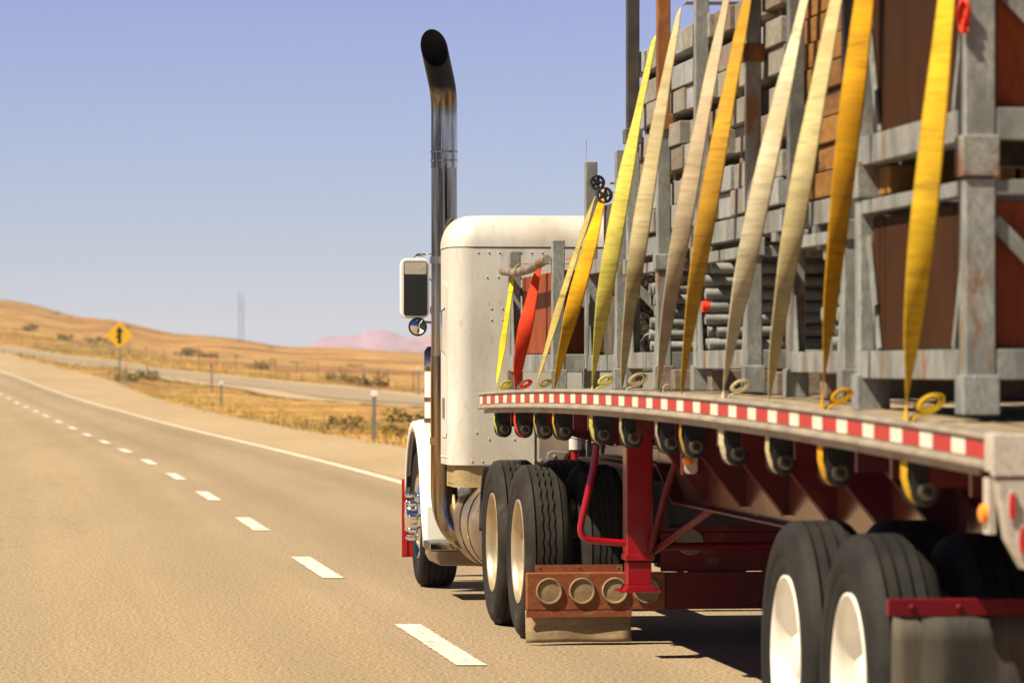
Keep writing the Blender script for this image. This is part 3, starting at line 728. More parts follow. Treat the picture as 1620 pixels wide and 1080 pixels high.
m.tube(low + [Vector((SXC, SYC, 1.7))], sr*1.03, 32, cap=True)
ex = m.build('exhaust_stack', M['chrome_old'], T, smooth=True)
m = MB(); m.tube([(SXC,SYC,1.702),(SXC,SYC,2.3),(SXC,SYC,3.05)], sr*.98, 32); m.build('stack_pipe', M['chrome_old'], ex, smooth=True)
# upper chrome with the curved mitred tip
m = MB(); n = 32; al = R(36); path = [Vector((SXC,SYC,2.99)), Vector((SXC,SYC,3.2)), Vector((SXC,SYC,3.40))]
for k in range(1, 9):
    a = al*k/8; rb = .30
    path.append(Vector((SXC - .42*rb*(1-math.cos(a)), SYC - rb*(1-math.cos(a)), 3.40 + rb*math.sin(a))))
dirv = Vector((-.42*math.sin(al), -math.sin(al), math.cos(al))).normalized()
rings = m.tube(path, sr, n, cap=False)
plane_y = path[-1].y - .16
last = []; inner = []
ctr = path[-1]
for v in rings[-1]:
    p = v.co.copy(); nrm = Vector((-.10,-1,.12)).normalized(); c0 = Vector((ctr.x-.06, plane_y, ctr.z+.22))
    t = (c0-p).dot(nrm)/dirv.dot(nrm); q = p + dirv*t
    last.append(m.vert(q)); inner.append(q)
for k in range(n): m.face([rings[-1][k], rings[-1][(k+1) % n], last[(k+1) % n], last[k]])
up = m.build('stack_top', M['sooty_reflection_chrome'], ex, smooth=True)
# soot stained tip and dark bore
m = MB(); cc = sum(inner, Vector())/n
bore = [m.vert(cc + (q-cc)*.985) for q in inner]
deep = [m.vert(cc + (q-cc)*.93 - dirv*.34) for q in inner]
for k in range(n): m.face([bore[k], bore[(k+1) % n], deep[(k+1) % n], deep[k]])
m.face(deep); m.build('bore', M['soot'], up, smooth=True)
for z in (3.04, 3.10):
    m = MB(); m.lathe([(sr,z-.008),(sr+.004,z-.006),(sr+.004,z+.006),(sr,z+.008)], (SXC,SYC,0), 'z', 32); m.build('joint_ring', M['chrome_old'], ex, smooth=True)
for z in (1.12, 2.36):
    m = MB(); m.lathe([(sr,z-.025),(sr+.008,z-.025),(sr+.008,z+.025),(sr,z+.025)], (SXC,SYC,0), 'z', 32); m.bar((SXC+.09,SYC,z),(SXC+.30,SYC,z),.03,.03); m.build('clamp', M['chrome_old'], ex, smooth=True)
# mirror
mir = empty('side_mirror', (-.13, 4.72, 0), 0, T)
def rrect(x0, x1, z0, z1, r, n=5):
    o = []
    for cx, cz, a0 in ((x1-r,z1-r,0),(x0+r,z1-r,PI/2),(x0+r,z0+r,PI),(x1-r,z0+r,1.5*PI)):
        for k in range(n+1): o.append((cx+r*math.cos(a0+PI/2*k/n), cz+r*math.sin(a0+PI/2*k/n)))
    return o
m = MB(); m.prism(rrect(-.105,.105,1.975,2.405,.05), 'y', 0, .06); m.build('mirror_housing', M['white'], mir, bevel=.008)
m = MB(); m.prism(rrect(-.075,.082,2.0,2.278,.012), 'y', -.006, -.001); m.build('mirror_glass', M['glass_dark'], mir)
m = MB(); m.prism(rrect(-.075,.082,2.290,2.378,.012), 'y', -.006, -.001); m.build('upper_glass_reflection', M['alu_white'], mir)  # pale strip paints in the bright reflection at the top of the mirror
m = MB(); m.prism(rrect(-.081,.088,1.994,2.384,.018), 'y', -.004, -.0005); m.build('gasket', M['black'], mir)
m = MB(); m.lathe([(.001,-.022),(.04,-.018),(.058,-.006)], (.02,.0,1.915), 'y', 32); rm = m.build('round_mirror', M['glass_light'], mir, smooth=True)
m = MB(); m.lathe([(.058,-.01),(.066,-.012),(.068,0),(.066,.02),(.04,.04),(.001,.045)], (.02,.0,1.915), 'y', 32); m.build('round_housing', M['black'], mir, smooth=True)
m = MB(); m.tube([(.0,.03,2.405),(.02,.03,2.43),(.16,.03,2.43),(.36,.0,2.43)], .009, 8); m.tube([(.02,.03,1.955),(.12,.03,1.945),(.36,.0,1.945)], .009, 8); m.build('mirror_bracket', M['chrome'], mir, smooth=True)
m = MB(); m.tube(arc3((.10,.02,2.27),(.20,.03,2.15),(.12,.03,2.06),8)+arc3((.12,.03,2.06),(.10,.03,2.0),(.16,.03,1.96),6)[1:], .004, 6); m.build('cable', M['black'], mir, smooth=True)
# back of cab furniture, hoses
m = MB(); m.box(.48, 1.95, S0-.03, S0-.004, .86, 1.185); m.build('recess_shade_plate', M['black'], T)  # added black plate stands for the shade in the gap behind the brackets
m = MB(); m.prism([(.49,.99),(.56,.975),(.68,.99),(.735,1.12),(.735,1.21),(.49,1.21)], 'y', S0-.12, S0-.05); br = m.build('cab_bracket', M['steel'], T, bevel=.012)
m = MB(); m.prism([(.545,1.01),(.56,.995),(.66,1.005),(.69,1.06),(.58,1.07),(.55,1.05)], 'y', S0-.135, S0-.121); m.build('bracket_plate', M['steel'], br, bevel=.006)
for x, z in ((.51,1.18),(.60,1.03),(.70,1.16),(.51,1.0)):
    m = MB(); m.dome((x, S0-.136 if z == 1.03 else S0-.121, z), .014, 'y', -1, 8); m.build('bolt', M['steel'], br)
m = MB(); m.prism([(.82,1.0),(.88,.93),(.96,.95),(.98,1.02),(1.9,1.04),(1.9,1.15),(.82,1.15)], 'y', S0-.12, S0-.05); cm = m.build('cab_mount', M['steel'], T, bevel=.01)
for x, z in ((.88,.97),(.86,1.12),(1.0,1.1),(1.1,1.1),(1.2,1.1)):
    m = MB(); m.dome((x, S0-.121, z), .013, 'y', -1, 8); m.build('bolt', M['steel'], cm)
m = MB(); m.lathe([(.001,2.35),(.10,2.35),(.12,2.38),(.12,2.62),(.10,2.65),(.001,2.65)], (.60,0,.88), 'y', 20); m.build('air_tank', M['rubber'], T, smooth=True)
m = MB(); m.tube([(.73,S0-.19,.98),(.73,S0-.19,1.075)], .030, 14); m.lathe([(.001,.0),(.10,0),(.10,.04),(.03,.09)], (.73,S0-.19,.91), 'z', 20); m.build('red_valve', M['red_clean'], T, smooth=True)
m = MB(); m.tube([(.73,S0-.19,1.077),(.73,S0-.19,1.25)], .042, 14); m.build('air_fitting', M['sleeper'], T, smooth=True)
m = MB(); m.tube([(.98,S0-.16,.955),(2.1,S0-.16,.955)], .018, 10); m.build('red_air_line', M['red_clean'], T, smooth=True)
for q, (x0, z0, x1, z1, mt) in enumerate([(.74,1.17,1.14,1.13,'black'),(.72,1.34,1.2,1.26,'black'),(.80,1.33,.98,1.30,'red_clean')]):
    m = MB(); P = []
    for k in range(110):
        t = k/109; P.append((lerp(x0, x1, t), 2.25 + .045*math.cos(t*PI*18), lerp(z0, z1, t) - .07*math.sin(PI*t) + .045*math.sin(t*PI*18)))
    m.tube(P, .011, 6); m.build('coiled_hose', M[mt], T, smooth=True)
m = MB(); rows = []
for k in range(13):
    a = R(62) + R(105)*k/12; rows.append([(x, 1.30 + .585*math.cos(PI-a)*-1, .52 + .585*math.sin(a)) for x in (.0, .3, .62)])
rows = [[(x, 1.30 + .575*math.cos(R(4) + R(50)*k/12), .53 + .575*math.sin(R(4) + R(50)*k/12)) for x in (.0,.3,.62)] for k in range(13)]
m.grid(rows); m.build('quarter_fender', M['rubber'], T, smooth='all', solid=.014)
# rear light bar, panel and mud flaps
y0 = -.66
lb = MB(); lb.box(-.02, .80, y0-.03, y0+.03, .205, .425); lbo = lb.build('rear_light_bar', M['rust_red'], T, bevel=.008)
m = MB(); m.box(1.66, 2.46, y0-.03, y0+.03, .205, .425); m.build('rear_light_bar', M['rust_red'], T, bevel=.008)
m = MB(); m.box(.04, .555, y0+.031, y0+.045, .40, .468); 
for x in (.065,.295,.53): m.dome((x, y0+.03, .452), .006, 'y', -1, 6)
m.build('bar_flange', M['rust_red'], lbo)
for x in (.112, .306, .50, .69, 1.75, 1.94, 2.13, 2.33):
    m = MB(); m.lathe([(.078,0),(.078,-.010),(.072,-.015),(.064,-.012),(.062,-.004)], (x, y0-.031, .318), 'y', 40); rg = m.build('lamp_ring', M['flap'], lbo, smooth=True)
    m = MB(); m.lathe([(.062,-.005),(.001,-.008)], (x, y0-.031, .318), 'y', 32); m.build('lamp_disc', M['flap'], rg, smooth=True)
m = MB(); m.box(.78, 2.36, y0+.02, y0+.032, .426, .655); m.box(.78, 2.36, y0+.012, y0+.03, .66, .86); m.box(.803, 1.657, y0-.027, y0+.027, .207, .423); pn = m.build('rear_panel_and_shaded_bar', M['dark_red'], T, bevel=.004)  # middle stretch of the bar gets darker red to paint in its shade
m = MB(); m.lathe([(.078,0),(.078,-.010),(.072,-.015),(.064,-.012),(.062,-.004)], (.955, y0+.019, .60), 'y', 40); m.build('lamp_ring', M['flap'], pn, smooth=True)
m = MB(); m.lathe([(.062,-.005),(.001,-.008)], (.955, y0+.019, .60), 'y', 32); m.build('lamp_disc', M['steel'], pn, smooth=True)
for x0, x1 in ((-.022,.60),(1.84,2.46)):
    m = MB(); rows = []
    for j in range(9):
        t = j/8; rows.append([(lerp(x0,x1,i/10), y0 + .02 - .03*t + .008*math.sin(i*.9+j*.4)*t, lerp(.205,.018,t)) for i in range(11)])
    m.grid(rows); fl = m.build('mud_flap', M['flap'], T, smooth='all', solid=.012)
    m = MB(); m.box(x0, x1, y0-.032, y0-.02, .165, .204); m.build('flap_clamp', M['rust_red'], fl)
m = MB(); m.tube([(1.13,5.0,2.5),(1.15,5.0,3.28)], .0025, 5); m.tube([(1.13,5,2.5),(1.13,5,2.56)], .015, 8); m.build('whip_aerial', M['steel'], T)

# ================================================================== TRAILER
TRL = empty('flatbed_trailer', TR_O, TR_A)
tag(TRL, 'long flatbed trailer with red frame, aluminium side rail and red and white tape', 'trailer')
def camber_sweep(m, prof, u0, u1, n):           # closed profile (v, dz) swept along the cambered deck
    rings = []
    for i in range(n+1):
        u = lerp(u0, u1, i/n); z = zc(u); rings.append([m.vert((v, u, z+d)) for v, d in prof])
    for a, b in zip(rings, rings[1:]):
        for k in range(len(prof)): m.face([a[k], a[(k+1) % len(prof)], b[(k+1) % len(prof)], b[k]])
    m.face(rings[0]); m.face(rings[-1][::-1])
NS = 48
for side in (0, 1):
    f = (lambda v: v) if side == 0 else (lambda v: 2.60-v)
    m = MB()
    camber_sweep(m, [(f(v), d) for v, d in [(-.008,.048),(-.012,.040),(-.012,.034),(0,.030),(0,-.036),(-.010,-.040),(-.012,-.052),(-.006,-.060),(.012,-.060),(.012,.048)]], 0.02, LEN, NS)
    rail = m.build('side_rail', M['alu'], TRL, smooth=True)
    m = MB(); c = .457; k = 0; u = .12
    while u < LEN-.35:
        for w, mi in ((.267, 0), (.19, 1)):
            m.mi = mi; a, b = u, min(u+w, LEN-.05)
            x0, x1 = (-.0025, -.0005) if side == 0 else (2.6005, 2.6025)
            m.box(x0, x1, a, b, -.0255, .0255, zf=zc); u += w
    m.build('reflective_tape', [M['tape_red'], M['tape_white']], rail)
    m = MB(); camber_sweep(m, [(f(.055),.046),(f(.10),.046),(f(.10),-.075),(f(.045),-.075),(f(.045),-.060),(f(.055),-.055)], .02, LEN-.02, NS); m.build('side_beam', M['alu'], TRL, smooth=True)
    m = MB(); camber_sweep(m, [(f(.020),-.062),(f(.14),-.062),(f(.14),-.085),(f(.13),-.085),(f(.13),-.072),(f(.03),-.072),(f(.03),-.085),(f(.020),-.085)], .3, LEN-.1, NS); m.build('winch_track', M['alu'], TRL, smooth=True)
    for k in range(24):                          # rail spools
        u = .4 + k*.6
        m = MB(); m.box(f(.013) if side == 0 else f(.054), f(.054) if side == 0 else f(.013), u-.03, u+.03, zc(u)-.05, zc(u)+.03); m.build('rail_spool', M['alu'], TRL)
m = MB(); camber_sweep(m, [(.101,.040),(2.499,.040),(2.499,.005),(.101,.005)], .03, LEN-.02, NS); m.build('deck', M['plank'], TRL)
for k in range(10):
    v = .30 + k*.222
    m = MB(); camber_sweep(m, [(v-.004,.044),(v+.004,.044),(v+.004,.0405),(v-.004,.0405)], .05, LEN-.04, NS); m.build('deck_seam', M['dunnage'], TRL)
# main beams
def beam_z(u):
    if u > 11.35: return 1.06
    if u > 10.75: return lerp(.88, 1.06, (u-10.75)/.6)
    return .865
for v in (.78, 1.82):
    m = MB(); us = [0.25] + [i*.5 for i in range(1, 22)] + [10.75, 11.35, 12, 13, 14.0]; rows = []
    for u in us: rows.append([(v-.008, u, zc(u)-.0), (v-.008, u, beam_z(u)+.012), (v+.008, u, beam_z(u)+.012), (v+.008, u, zc(u))])
    V = m.grid(rows); mb_ = m.build('main_beam', M['web_dust'], TRL)
    m = MB(); rows = []
    for u in us: rows.append([(v-.08, u, beam_z(u)+.012), (v-.08, u, beam_z(u)), (v+.08, u, beam_z(u)), (v+.08, u, beam_z(u)+.012), (v-.08, u, beam_z(u)+.012)])
    m.grid(rows); m.build('flange', M['red'], mb_)
# outrigger gussets
GU = [.35 + 1.2*k for k in range(12)]
for k, u in enumerate(GU):
    for f in ((lambda v: v), (lambda v: 2.6-v)):
        zt = zc(u)-.076; zb = beam_z(u)+.016
        m = MB()
        if u < 10.6: pts = [(f(.40), zt), (f(.7715), zt), (f(.7715), zb+.035), (f(.75), zb+.035), (f(.40), zt-.03)]
        else: pts = [(f(.09), zt), (f(.765), zt), (f(.765), max(zb, zt-.22)), (f(.15), zt-.07), (f(.09), zt-.06)]
        m.prism(pts, 'y', u, u+.010); g_ = m.build('gusset', M['red_dust'], TRL)
        m = MB(); a = Vector((f(.40 if u < 10.6 else .15), u+.005, zt-(.035 if u < 10.6 else .075))); b = Vector((f(.745 if u < 10.6 else .72), u+.005, (zb+.035 if u < 10.6 else max(zb, zt-.22))-.004)); m.bar(a, b, .014, .005); m.build('gusset_flange', M['red'], g_)
    m = MB(); m.box(.79, 1.81, u, u+.04, zc(u)-.14, zc(u)+.0); m.build('cross_member', M['red'], TRL)
for k in range(23):                               # light cross members between the gussets
    u = .7 + .6*k
    if min(abs(u-g_) for g_ in GU) < .2: continue
    m = MB(); m.box(.09, .77, u, u+.035, zc(u)-.17, zc(u)-.077); m.build('cross_member', M['red_dust'], TRL)
# wheels
WU0 = (14.2-11.95)/ct; 
for u in (U(1335,.02)-.0, U(1236,.02)):
    make_wheel(TRL, 'rib', 'tyre', 'rim_white', (.02, u, .52)); make_wheel(TRL, 'rib', 'tyre', 'rim_white', (.365, u, .52))
    make_wheel(TRL, 'rib', 'tyre', 'rim_white', (2.58, u, .52), True); make_wheel(TRL, 'rib', 'tyre', 'rim_white', (2.235, u, .52), True)
    m = MB(); m.tube([(.35, u, .52), (2.25, u, .52)], .065, 14); m.build('axle', M['black'], TRL, smooth=True)
    for v in (.78, 1.82):
        m = MB(); m.box(v-.05, v+.05, u-.42, u+.42, .62, .70); m.prism([(u-.1,.56),(u+.1,.56),(u+.2,.864),(u-.2,.864)], 'x', v-.04, v+.04); m.build('spring_hanger', M['black'], TRL)
UW = U(1335,.02)
um = UW - .74
m = MB(); m.box(.02, .72, um-.02, um+.02, .795, .852)
for v in (.10,.26,.42,.58): m.dome((v, um-.021, .824), .012, 'y', -1, 8)
fb = m.build('flap_bar', M['red'], TRL, bevel=.004)
m = MB(); m.box(1.88, 2.57, um-.02, um+.02, .795, .852); m.build('flap_bar', M['red'], TRL, bevel=.004)
m = MB(); m.bar((.5,um,.84),(.74,um+.1,1.0),.04,.04); m.build('flap_arm', M['red'], TRL)
for v0, v1 in ((.035,.715),(1.885,2.565)):
    m = MB(); rows = []
    for j in range(9):
        t = j/8; rows.append([(lerp(v0,v1,i/14), um - .012 + .03*t + .010*math.sin(i*1.1+j*.3)*(.3+t), lerp(.792,.12,t)) for i in range(15)])
    m.grid(rows); m.build('mud_flap', M['rubber'], TRL, smooth='all', solid=.012)
# landing gear
LV = .52; LU = U(1009, LV)
for f in ((lambda v: v), (lambda v: 2.6-v)):
    x = f(LV); m = MB(); m.box(x-.075, x+.075, LU-.075, LU+.075, .545, zc(LU)-.08); lg = m.build('landing_leg', M['red_clean'], TRL, bevel=.01)
    m = MB(); m.box(x-.068, x+.068, LU-.068, LU+.068, .41, .544); m.build('inner_leg', M['red_clean'], lg, bevel=.008)
    m = MB(); m.prism([(x-.12,.374),(x+.12,.374),(x+.12,.382),(x+.085,.385),(x+.07,.412),(x-.07,.412),(x-.085,.385),(x-.12,.382)], 'y', LU-.11, LU+.11); m.build('foot', M['red_clean'], lg, bevel=.003)
    m = MB(); m.box(x-.082, x+.082, LU-.082, LU+.082, .55, .585); m.build('collar', M['red_clean'], lg, bevel=.004)
    m = MB(); m.tube([(x+.06, LU-.10, .62), (x+.11, LU-.35, .95), (f(.70), LU-.62, 1.28)], .021, 12); m.build('leg_brace', M['red'], TRL, smooth=True)
    m = MB(); m.tube([(x+.09 if x < 1.3 else x-.09, LU-.02, .60), (f(.78), LU-1.05, .875)], .021, 12); m.build('leg_brace', M['red'], TRL, smooth=True)
m = MB(); m.tube([(LV+.07, LU-.02, .625), (2.6-LV-.07, LU-.02, .625)], .022, 12); m.build('cross_shaft', M['red'], TRL, smooth=True)
def cr(px, py, v):
    u = LU - .03; d = TR_O.y + v*st + u*ct
    return (v, u, CAMH + (HOR-py)*d/F)
m = MB()
pts = [(.285, LU-.03, 1.19), (.27, LU-.03, 1.08), (.20, LU-.03, .77)] + [tuple(p) for p in arc3((.195,LU-.03,.745),(.185,LU-.03,.675),(.25,LU-.03,.662),8)] + [(LV-.08, LU-.03, .645)]
m.tube(pts, .019, 12); m.build('crank_handle', M['red_clean'], TRL, smooth=True)
m = MB(); m.prism([(.3,1.20),(.56,1.2),(.56,1.29),(.3,1.29)], 'y', LU-.05, LU+.0); m.build('handle_bracket', M['red'], TRL)
# kingpin plate
m = MB(); m.box(.6, 2.0, 11.9, 14.0, 1.03, 1.058); m.build('kingpin_plate', M['red'], TRL)
# amber marker lamp on a hanger
AU = U(1093, .17)
m = MB(); m.box(.13, .215, AU, AU+.06, zc(AU)-.33, zc(AU)-.08); hg = m.build('lamp_hanger', M['red'], TRL, bevel=.006)
m = MB(); m.prism(rrect(.138,.20,zc(AU)-.325,zc(AU)-.20,.02), 'y', AU-.012, AU-.001); bz = m.build('lamp_base', M['alu_white'], hg, bevel=.003)
m = MB(); m.lathe([(.026,0),(.024,-.014),(.014,-.022),(.001,-.025)], (.155, AU-.013, zc(AU)-.262), 'y', 20); m.build('amber_lens', M['amber'], bz, smooth=True)
# rear header, corner and lamps
m = MB(); m.box(-.012, 2.612, -.02, .018, zc(0)-.075, zc(0)+.050); m.build('rear_header', M['alu_white'], TRL, bevel=.006)
m = MB(); m.box(-.013, .028, -.019, .09, zc(0)-.062, zc(0)+.052, zf=lambda y: zc(y)-zc(0)); m.build('corner_cap', M['alu_white'], TRL, bevel=.004)
for f in ((lambda v: v), (lambda v: 2.6-v)):
    m = MB(); m.prism([(f(.0),zc(0)-.08),(f(.42),zc(0)-.08),(f(.40),1.0),(f(.08),1.03),(f(.03),1.12)], 'y', -.015, .05); tb = m.build('tail_lamp_box', M['alu_white'], TRL, bevel=.006)
    for v, z in ((.045,1.215),(.075,1.115),(.2,1.17),(.32,1.17)):
        r_ = (.010,.042) if v < .1 else (.05,.05)
        m = MB(); P = [(f(v)+r_[0]*1.25*math.cos(a), z+r_[1]*1.2*math.sin(a)) for a in [2*PI*k/24 for k in range(24)]]; m.prism(P, 'y', -.021, -.0155); q = m.build('lamp_bezel', M['alu_white'], tb)
        m = MB(); P = [(f(v)+r_[0]*math.cos(a), z+r_[1]*math.sin(a)) for a in [2*PI*k/24 for k in range(24)]]; m.prism(P, 'y', -.028, -.0215); m.build('tail_lens', M['redlens'], q, bevel=.002)
m = MB(); m.lathe([(.03,0),(.028,-.015),(.016,-.022),(.001,-.024)], (-.001, .12, 1.19), 'x', 20); smk = m.build('side_marker', M['amber'], TRL, smooth=True); m = MB(); m.box(.0,.02,.08,.16,1.13,zc(0)-.08); m.build('marker_bracket', M['alu_white'], smk)
m = MB(); m.box(.45,.78,.26,.28,.95,zc(0)-.08); m.build('rear_plate', M['red_dust'], TRL)
m = MB(); m.box(.35, 2.25, .02, .10, .42, .52); 
for v in (.7,1.9): m.box(v-.05, v+.05, .03, .09, .525, 1.3)
m.build('rear_guard', M['red'], TRL)

# winches --------------------------------------------------------------
STR = [ # px bottom, px top, py top, top v, top z, colour key, twist peak power, bow v, bow u
 (785, 812, 425, .150, 2.262, 'lime', .25, .0, .0, .05),
 (817, 853, 412, .175, 2.265, 'orange', 1.2, .02, .0, .087),
 (848, 940, 310, .374, 2.62, 'pale', .35, .015, .02, .05),
 (878, 955, 300, .330, 2.64, 'gold', 1.1, .015, -.02, .087),
 (938, 1035, 30, .352, 3.34, 'lemon', 1.45, .03, .05, .087),
 (985, 1075, 5, .325, 3.40, 'cream_dark', 1.4, .03, .06, .087),
 (1042, 1150, 0, .372, 3.45, 'tan', 1.5, .03, .02, .087),
 (1080, 1182, 15, .360, 3.45, 'mustard', 1.35, .03, .03, .087),
 (1145, 1278, 0, .440, 3.50, 'cream', 1.6, .03, .02, .087),
 (1218, 1330, 0, .385, 3.50, 'cream_yellow', 1.6, .03, .03, .087),
 (1302, 1370, 0, .245, 3.44, 'gold_dirty', 1.0, .02, -.02, .087),
 (1435, 1495, 50, .236, 3.44, 'yellow', 1.9, .02, -.03, .087)]
SM = {'lime': strap_mat('lime_webbing', (0.602,0.521,0.024), (.42,.34,.05), .25), 'orange': strap_mat('orange_red_webbing', (0.671,0.046,0.010), (.5,.04,.01), .2),
      'pale': strap_mat('faded_yellow_webbing', (0.430,0.328,0.104), (.33,.25,.1), .4), 'gold': strap_mat('golden_yellow_webbing', (0.688,0.353,0.006), (.6,.29,.01), .25),
      'lemon': strap_mat('lemon_yellow_webbing', (.60,.52,.10), (.48,.4,.10), .3), 'cream_dark': strap_mat('stained_cream_webbing', (.53,.44,.25), (.24,.18,.08), .5),
      'tan': strap_mat('tan_webbing', (.46,.36,.235), (.38,.28,.17), .4), 'mustard': strap_mat('mustard_webbing', (0.516,0.286,0.028), (.32,.19,.04), .45),
      'cream': strap_mat('cream_webbing', (.63,.55,.37), (.45,.34,.17), .38), 'cream_yellow': strap_mat('yellowed_cream_webbing', (.56,.47,.24), (.36,.27,.11), .45),
      'gold_dirty': strap_mat('dirty_golden_webbing', (0.671,0.336,0.008), (.34,.17,.015), .35), 'yellow': strap_mat('yellow_webbing', (0.619,0.378,0.016), (.5,.32,.03), .3)}
SE_ = {}
for k_, mm_ in list(SM.items()):
    q_ = mm_.copy(); q_.name = mm_.name + '_stitched_edge'; SE_[k_] = q_
    b_ = q_.node_tree.nodes['Principled BSDF']; lk_ = b_.inputs['Base Color'].links[0]; src_ = lk_.from_socket
    v_ = q_.node_tree.nodes.new('ShaderNodeVectorMath'); v_.operation = 'SCALE'; v_.inputs['Scale'].default_value = .74
    q_.node_tree.links.new(src_, v_.inputs[0]); q_.node_tree.links.new(v_.outputs[0], b_.inputs['Base Color'])
def winch(u):
    e = empty('strap_winch', (0, u, zc(u)-.085), 0, TRL)
    for y in (-.075, .068):
        m = MB(); P = [(.035,.0),(.125,.0),(.13,-.09)]
        for k in range(9):
            a = -PI*k/8; P.append((.0825+.0475*math.cos(a), -.105+.0475*math.sin(a)))
        P.append((.035,-.09)); m.prism(P, 'y', y, y+.008); m.build('side_plate', M['winch'], e, bevel=.002)
    m = MB(); m.box(.035,.135,-.085,.085,-.006,.001); m.build('slider', M['winch'], e)
    m = MB(); m.tube([(.0825,-.095,-.1),(.0825,.09,-.1)], .020, 20); m.build('drum', M['worn'], e, smooth=True)
    m = MB(); m.lathe([(.016,-.112),(.027,-.112),(.029,-.106),(.029,-.084),(.025,-.08)], (.0825,0,-.1), 'y', 24); cp = m.build('drum_cap', M['worn'], e, smooth=True)
    m = MB(); m.lathe([(.0165,-.1125),(.0165,-.1)  ,(.001,-.1)], (.0825,0,-.1), 'y', 16); m.box(.078,.087,-.1135,-.1005,-.113,-.087); m.build('ratchet_socket', M['black'], cp, smooth=True)
    return e
w0 = None
for s in STR:
    u = U(s[0], .04) - .01
    if w0 is None: w0 = winch(u)
    else: dup(w0, TRL, (0, u, zc(u)-.085))
# ================================================================== LOAD
def place(name, v, u, z, label, cat, group=None):
    e = empty(name, tw(v, u, z), TR_A); return tag(e, label, cat, group)
def rack(label, v0, ua, ub, zbase, ztop, post=.07, beam=(.10,.19), width=None, stubs=None, rails=True, feet=True, group=None, braces=True, collars=None, name='steel_rack', toprail=True, postmat='galv', panel_brace=False):
    """open steel stillage; local x across from its left face, y forward from its rear, z up from its feet"""
    W = (width if width else 2.6 - 2*v0); L = ub-ua; H = ztop-zbase
    e = place(name, v0, ua, zbase, label, 'steel rack', group)
    pp = post
    corners = [(0, 0), (0, L-pp), (W-pp, 0), (W-pp, L-pp)]
    for i, (x, y) in enumerate(corners):
        m = MB(); m.box(x, x+pp, y, y+pp, .0 if not feet else beam[0], H); po = m.build('post', M[postmat], e, bevel=.006)
        if feet:
            m = MB(); m.box(x-.012, x+pp+.012, y-.012, y+pp+.012, 0, beam[0]+.015); m.build('foot', M['galv_rust' if zbase > 2 else 'galv'], po, bevel=.005)
        for mt, h1, h2, colr in (stubs[i] if stubs and i in stubs else ()):
            H_ = H + h1
            m = MB(); m.box(x+.003, x+pp-.003, y+.003, y+pp-.003, H_+.001, H+h2); m.build('post_extension', M[mt], po, bevel=.005)
            m = MB(); m.box(x-.012, x+pp+.012, y-.012, y+pp+.012, H_-.05, H_+.03); m.build('collar', M[colr], po, bevel=.005)
        if collars:
            m = MB(); m.box(x-.014, x+pp+.014, y-.014, y+pp+.014, H-.09, H+.02); m.build('collar', M[collars], po, bevel=.005)
    q = pp*.85
    for x in (0.004, W-q-.004):
        m = MB(); m.box(x, x+q, pp+.001, L-pp-.001, beam[0], beam[1]); m.build('base_beam', M['galv'], e, bevel=.004)
        if toprail: m = MB(); m.box(x, x+q*.7, pp+.001, L-pp-.001, H-.055, H-.005); m.build('top_rail', M['galv'], e, bevel=.004)
    for y in (0.004, L-q-.004):
        m = MB(); m.box(pp+.001, W-pp-.001, y, y+q, beam[0], beam[1]); m.build('cross_beam', M['galv'], e, bevel=.004)
        if toprail: m = MB(); m.box(pp+.001, W-pp-.001, y, y+q*.7, H-.055, H-.005); m.build('cross_rail', M['galv'], e, bevel=.004)
    if braces:
        for y, sg in ((pp, 1), (L-pp, -1)):
            m = MB(); b = min(.16, L*.16); P = [(y, beam[1]), (y+sg*b*.75, beam[1]), (y+sg*.02, beam[1]+.36), (y, beam[1]+.36)]
            if pp > .09:
                m.bar((.03, y+sg*.01, beam[1]+.42), (.03, y+sg*.20, beam[1]+.005), .035, .012, up=(1,0,0)); m.build('brace', M['galv'], e)
            else:
                m.prism(P, 'x', .012, .020); m.build('brace_plate', M['galv'], e)
        for x, sg in (() if braces == 'plates' else ((pp, 1), (W-pp, -1))):
            m = MB(); m.bar((x, .03, beam[1]+.42), (x+sg*.40, .03, beam[1]+.01), .05, .012, up=(0,1,0)); m.build('brace', M['galv'], e)
            m = MB(); m.bar((x, .03, H*.99), (x+sg*.5, .03, H*.45+beam[1]*.5), .05, .012, up=(0,1,0)) if panel_brace else m.bar((x, L-.03, beam[1]+.42), (x+sg*.40, L-.03, beam[1]+.01), .05, .012, up=(0,1,0)); m.build('brace', M['galv'], e)
    return e
def slab(name, m_, v, u, z, sx, sy, sz, label, cat, group=None, bevel=.006):
    m = MB(); m.box(0, sx, 0, sy, 0, sz); o = m.build(name, m_, None, bevel=bevel, loc=tw(v, u, z), rot=(0,0,TR_A)); return tag(o, label, cat, group)

# front rack with red-brown panels
v0 = .15; ua, ub = U(873, v0)-.035, U(805, v0)+.035; zb = deck((ua+ub)/2)+.002
rA = rack('front galvanised rack holding red-brown panels behind the truck cab', v0, ua, ub, zb, 2.36, .072, (.11,.215), toprail=False)
m = MB(); L_ = ub-ua
m.tube([(-.03, L_+.02, 2.235-zb), (-.045, L_*.66, 2.205-zb), (-.045, L_*.33, 2.21-zb), (-.03, .03, 2.25-zb)], .027, 14); m.build('bent_tube', M['galv_rust'], rA, smooth=True)
grp = 'brown formwork panels in the racks'
n = 5
for k in range(n):
    sy = (ub-ua-.20)/n
    slab('plywood_board', M['ply_red'], v0+.075, ua+.10+k*sy, zb+.22, 2.6-2*v0-.15, sy-.018, 2.19-zb-.22-.0, 'red-brown plywood panel standing in the front rack' , 'panel', 'red-brown panels in the front rack')
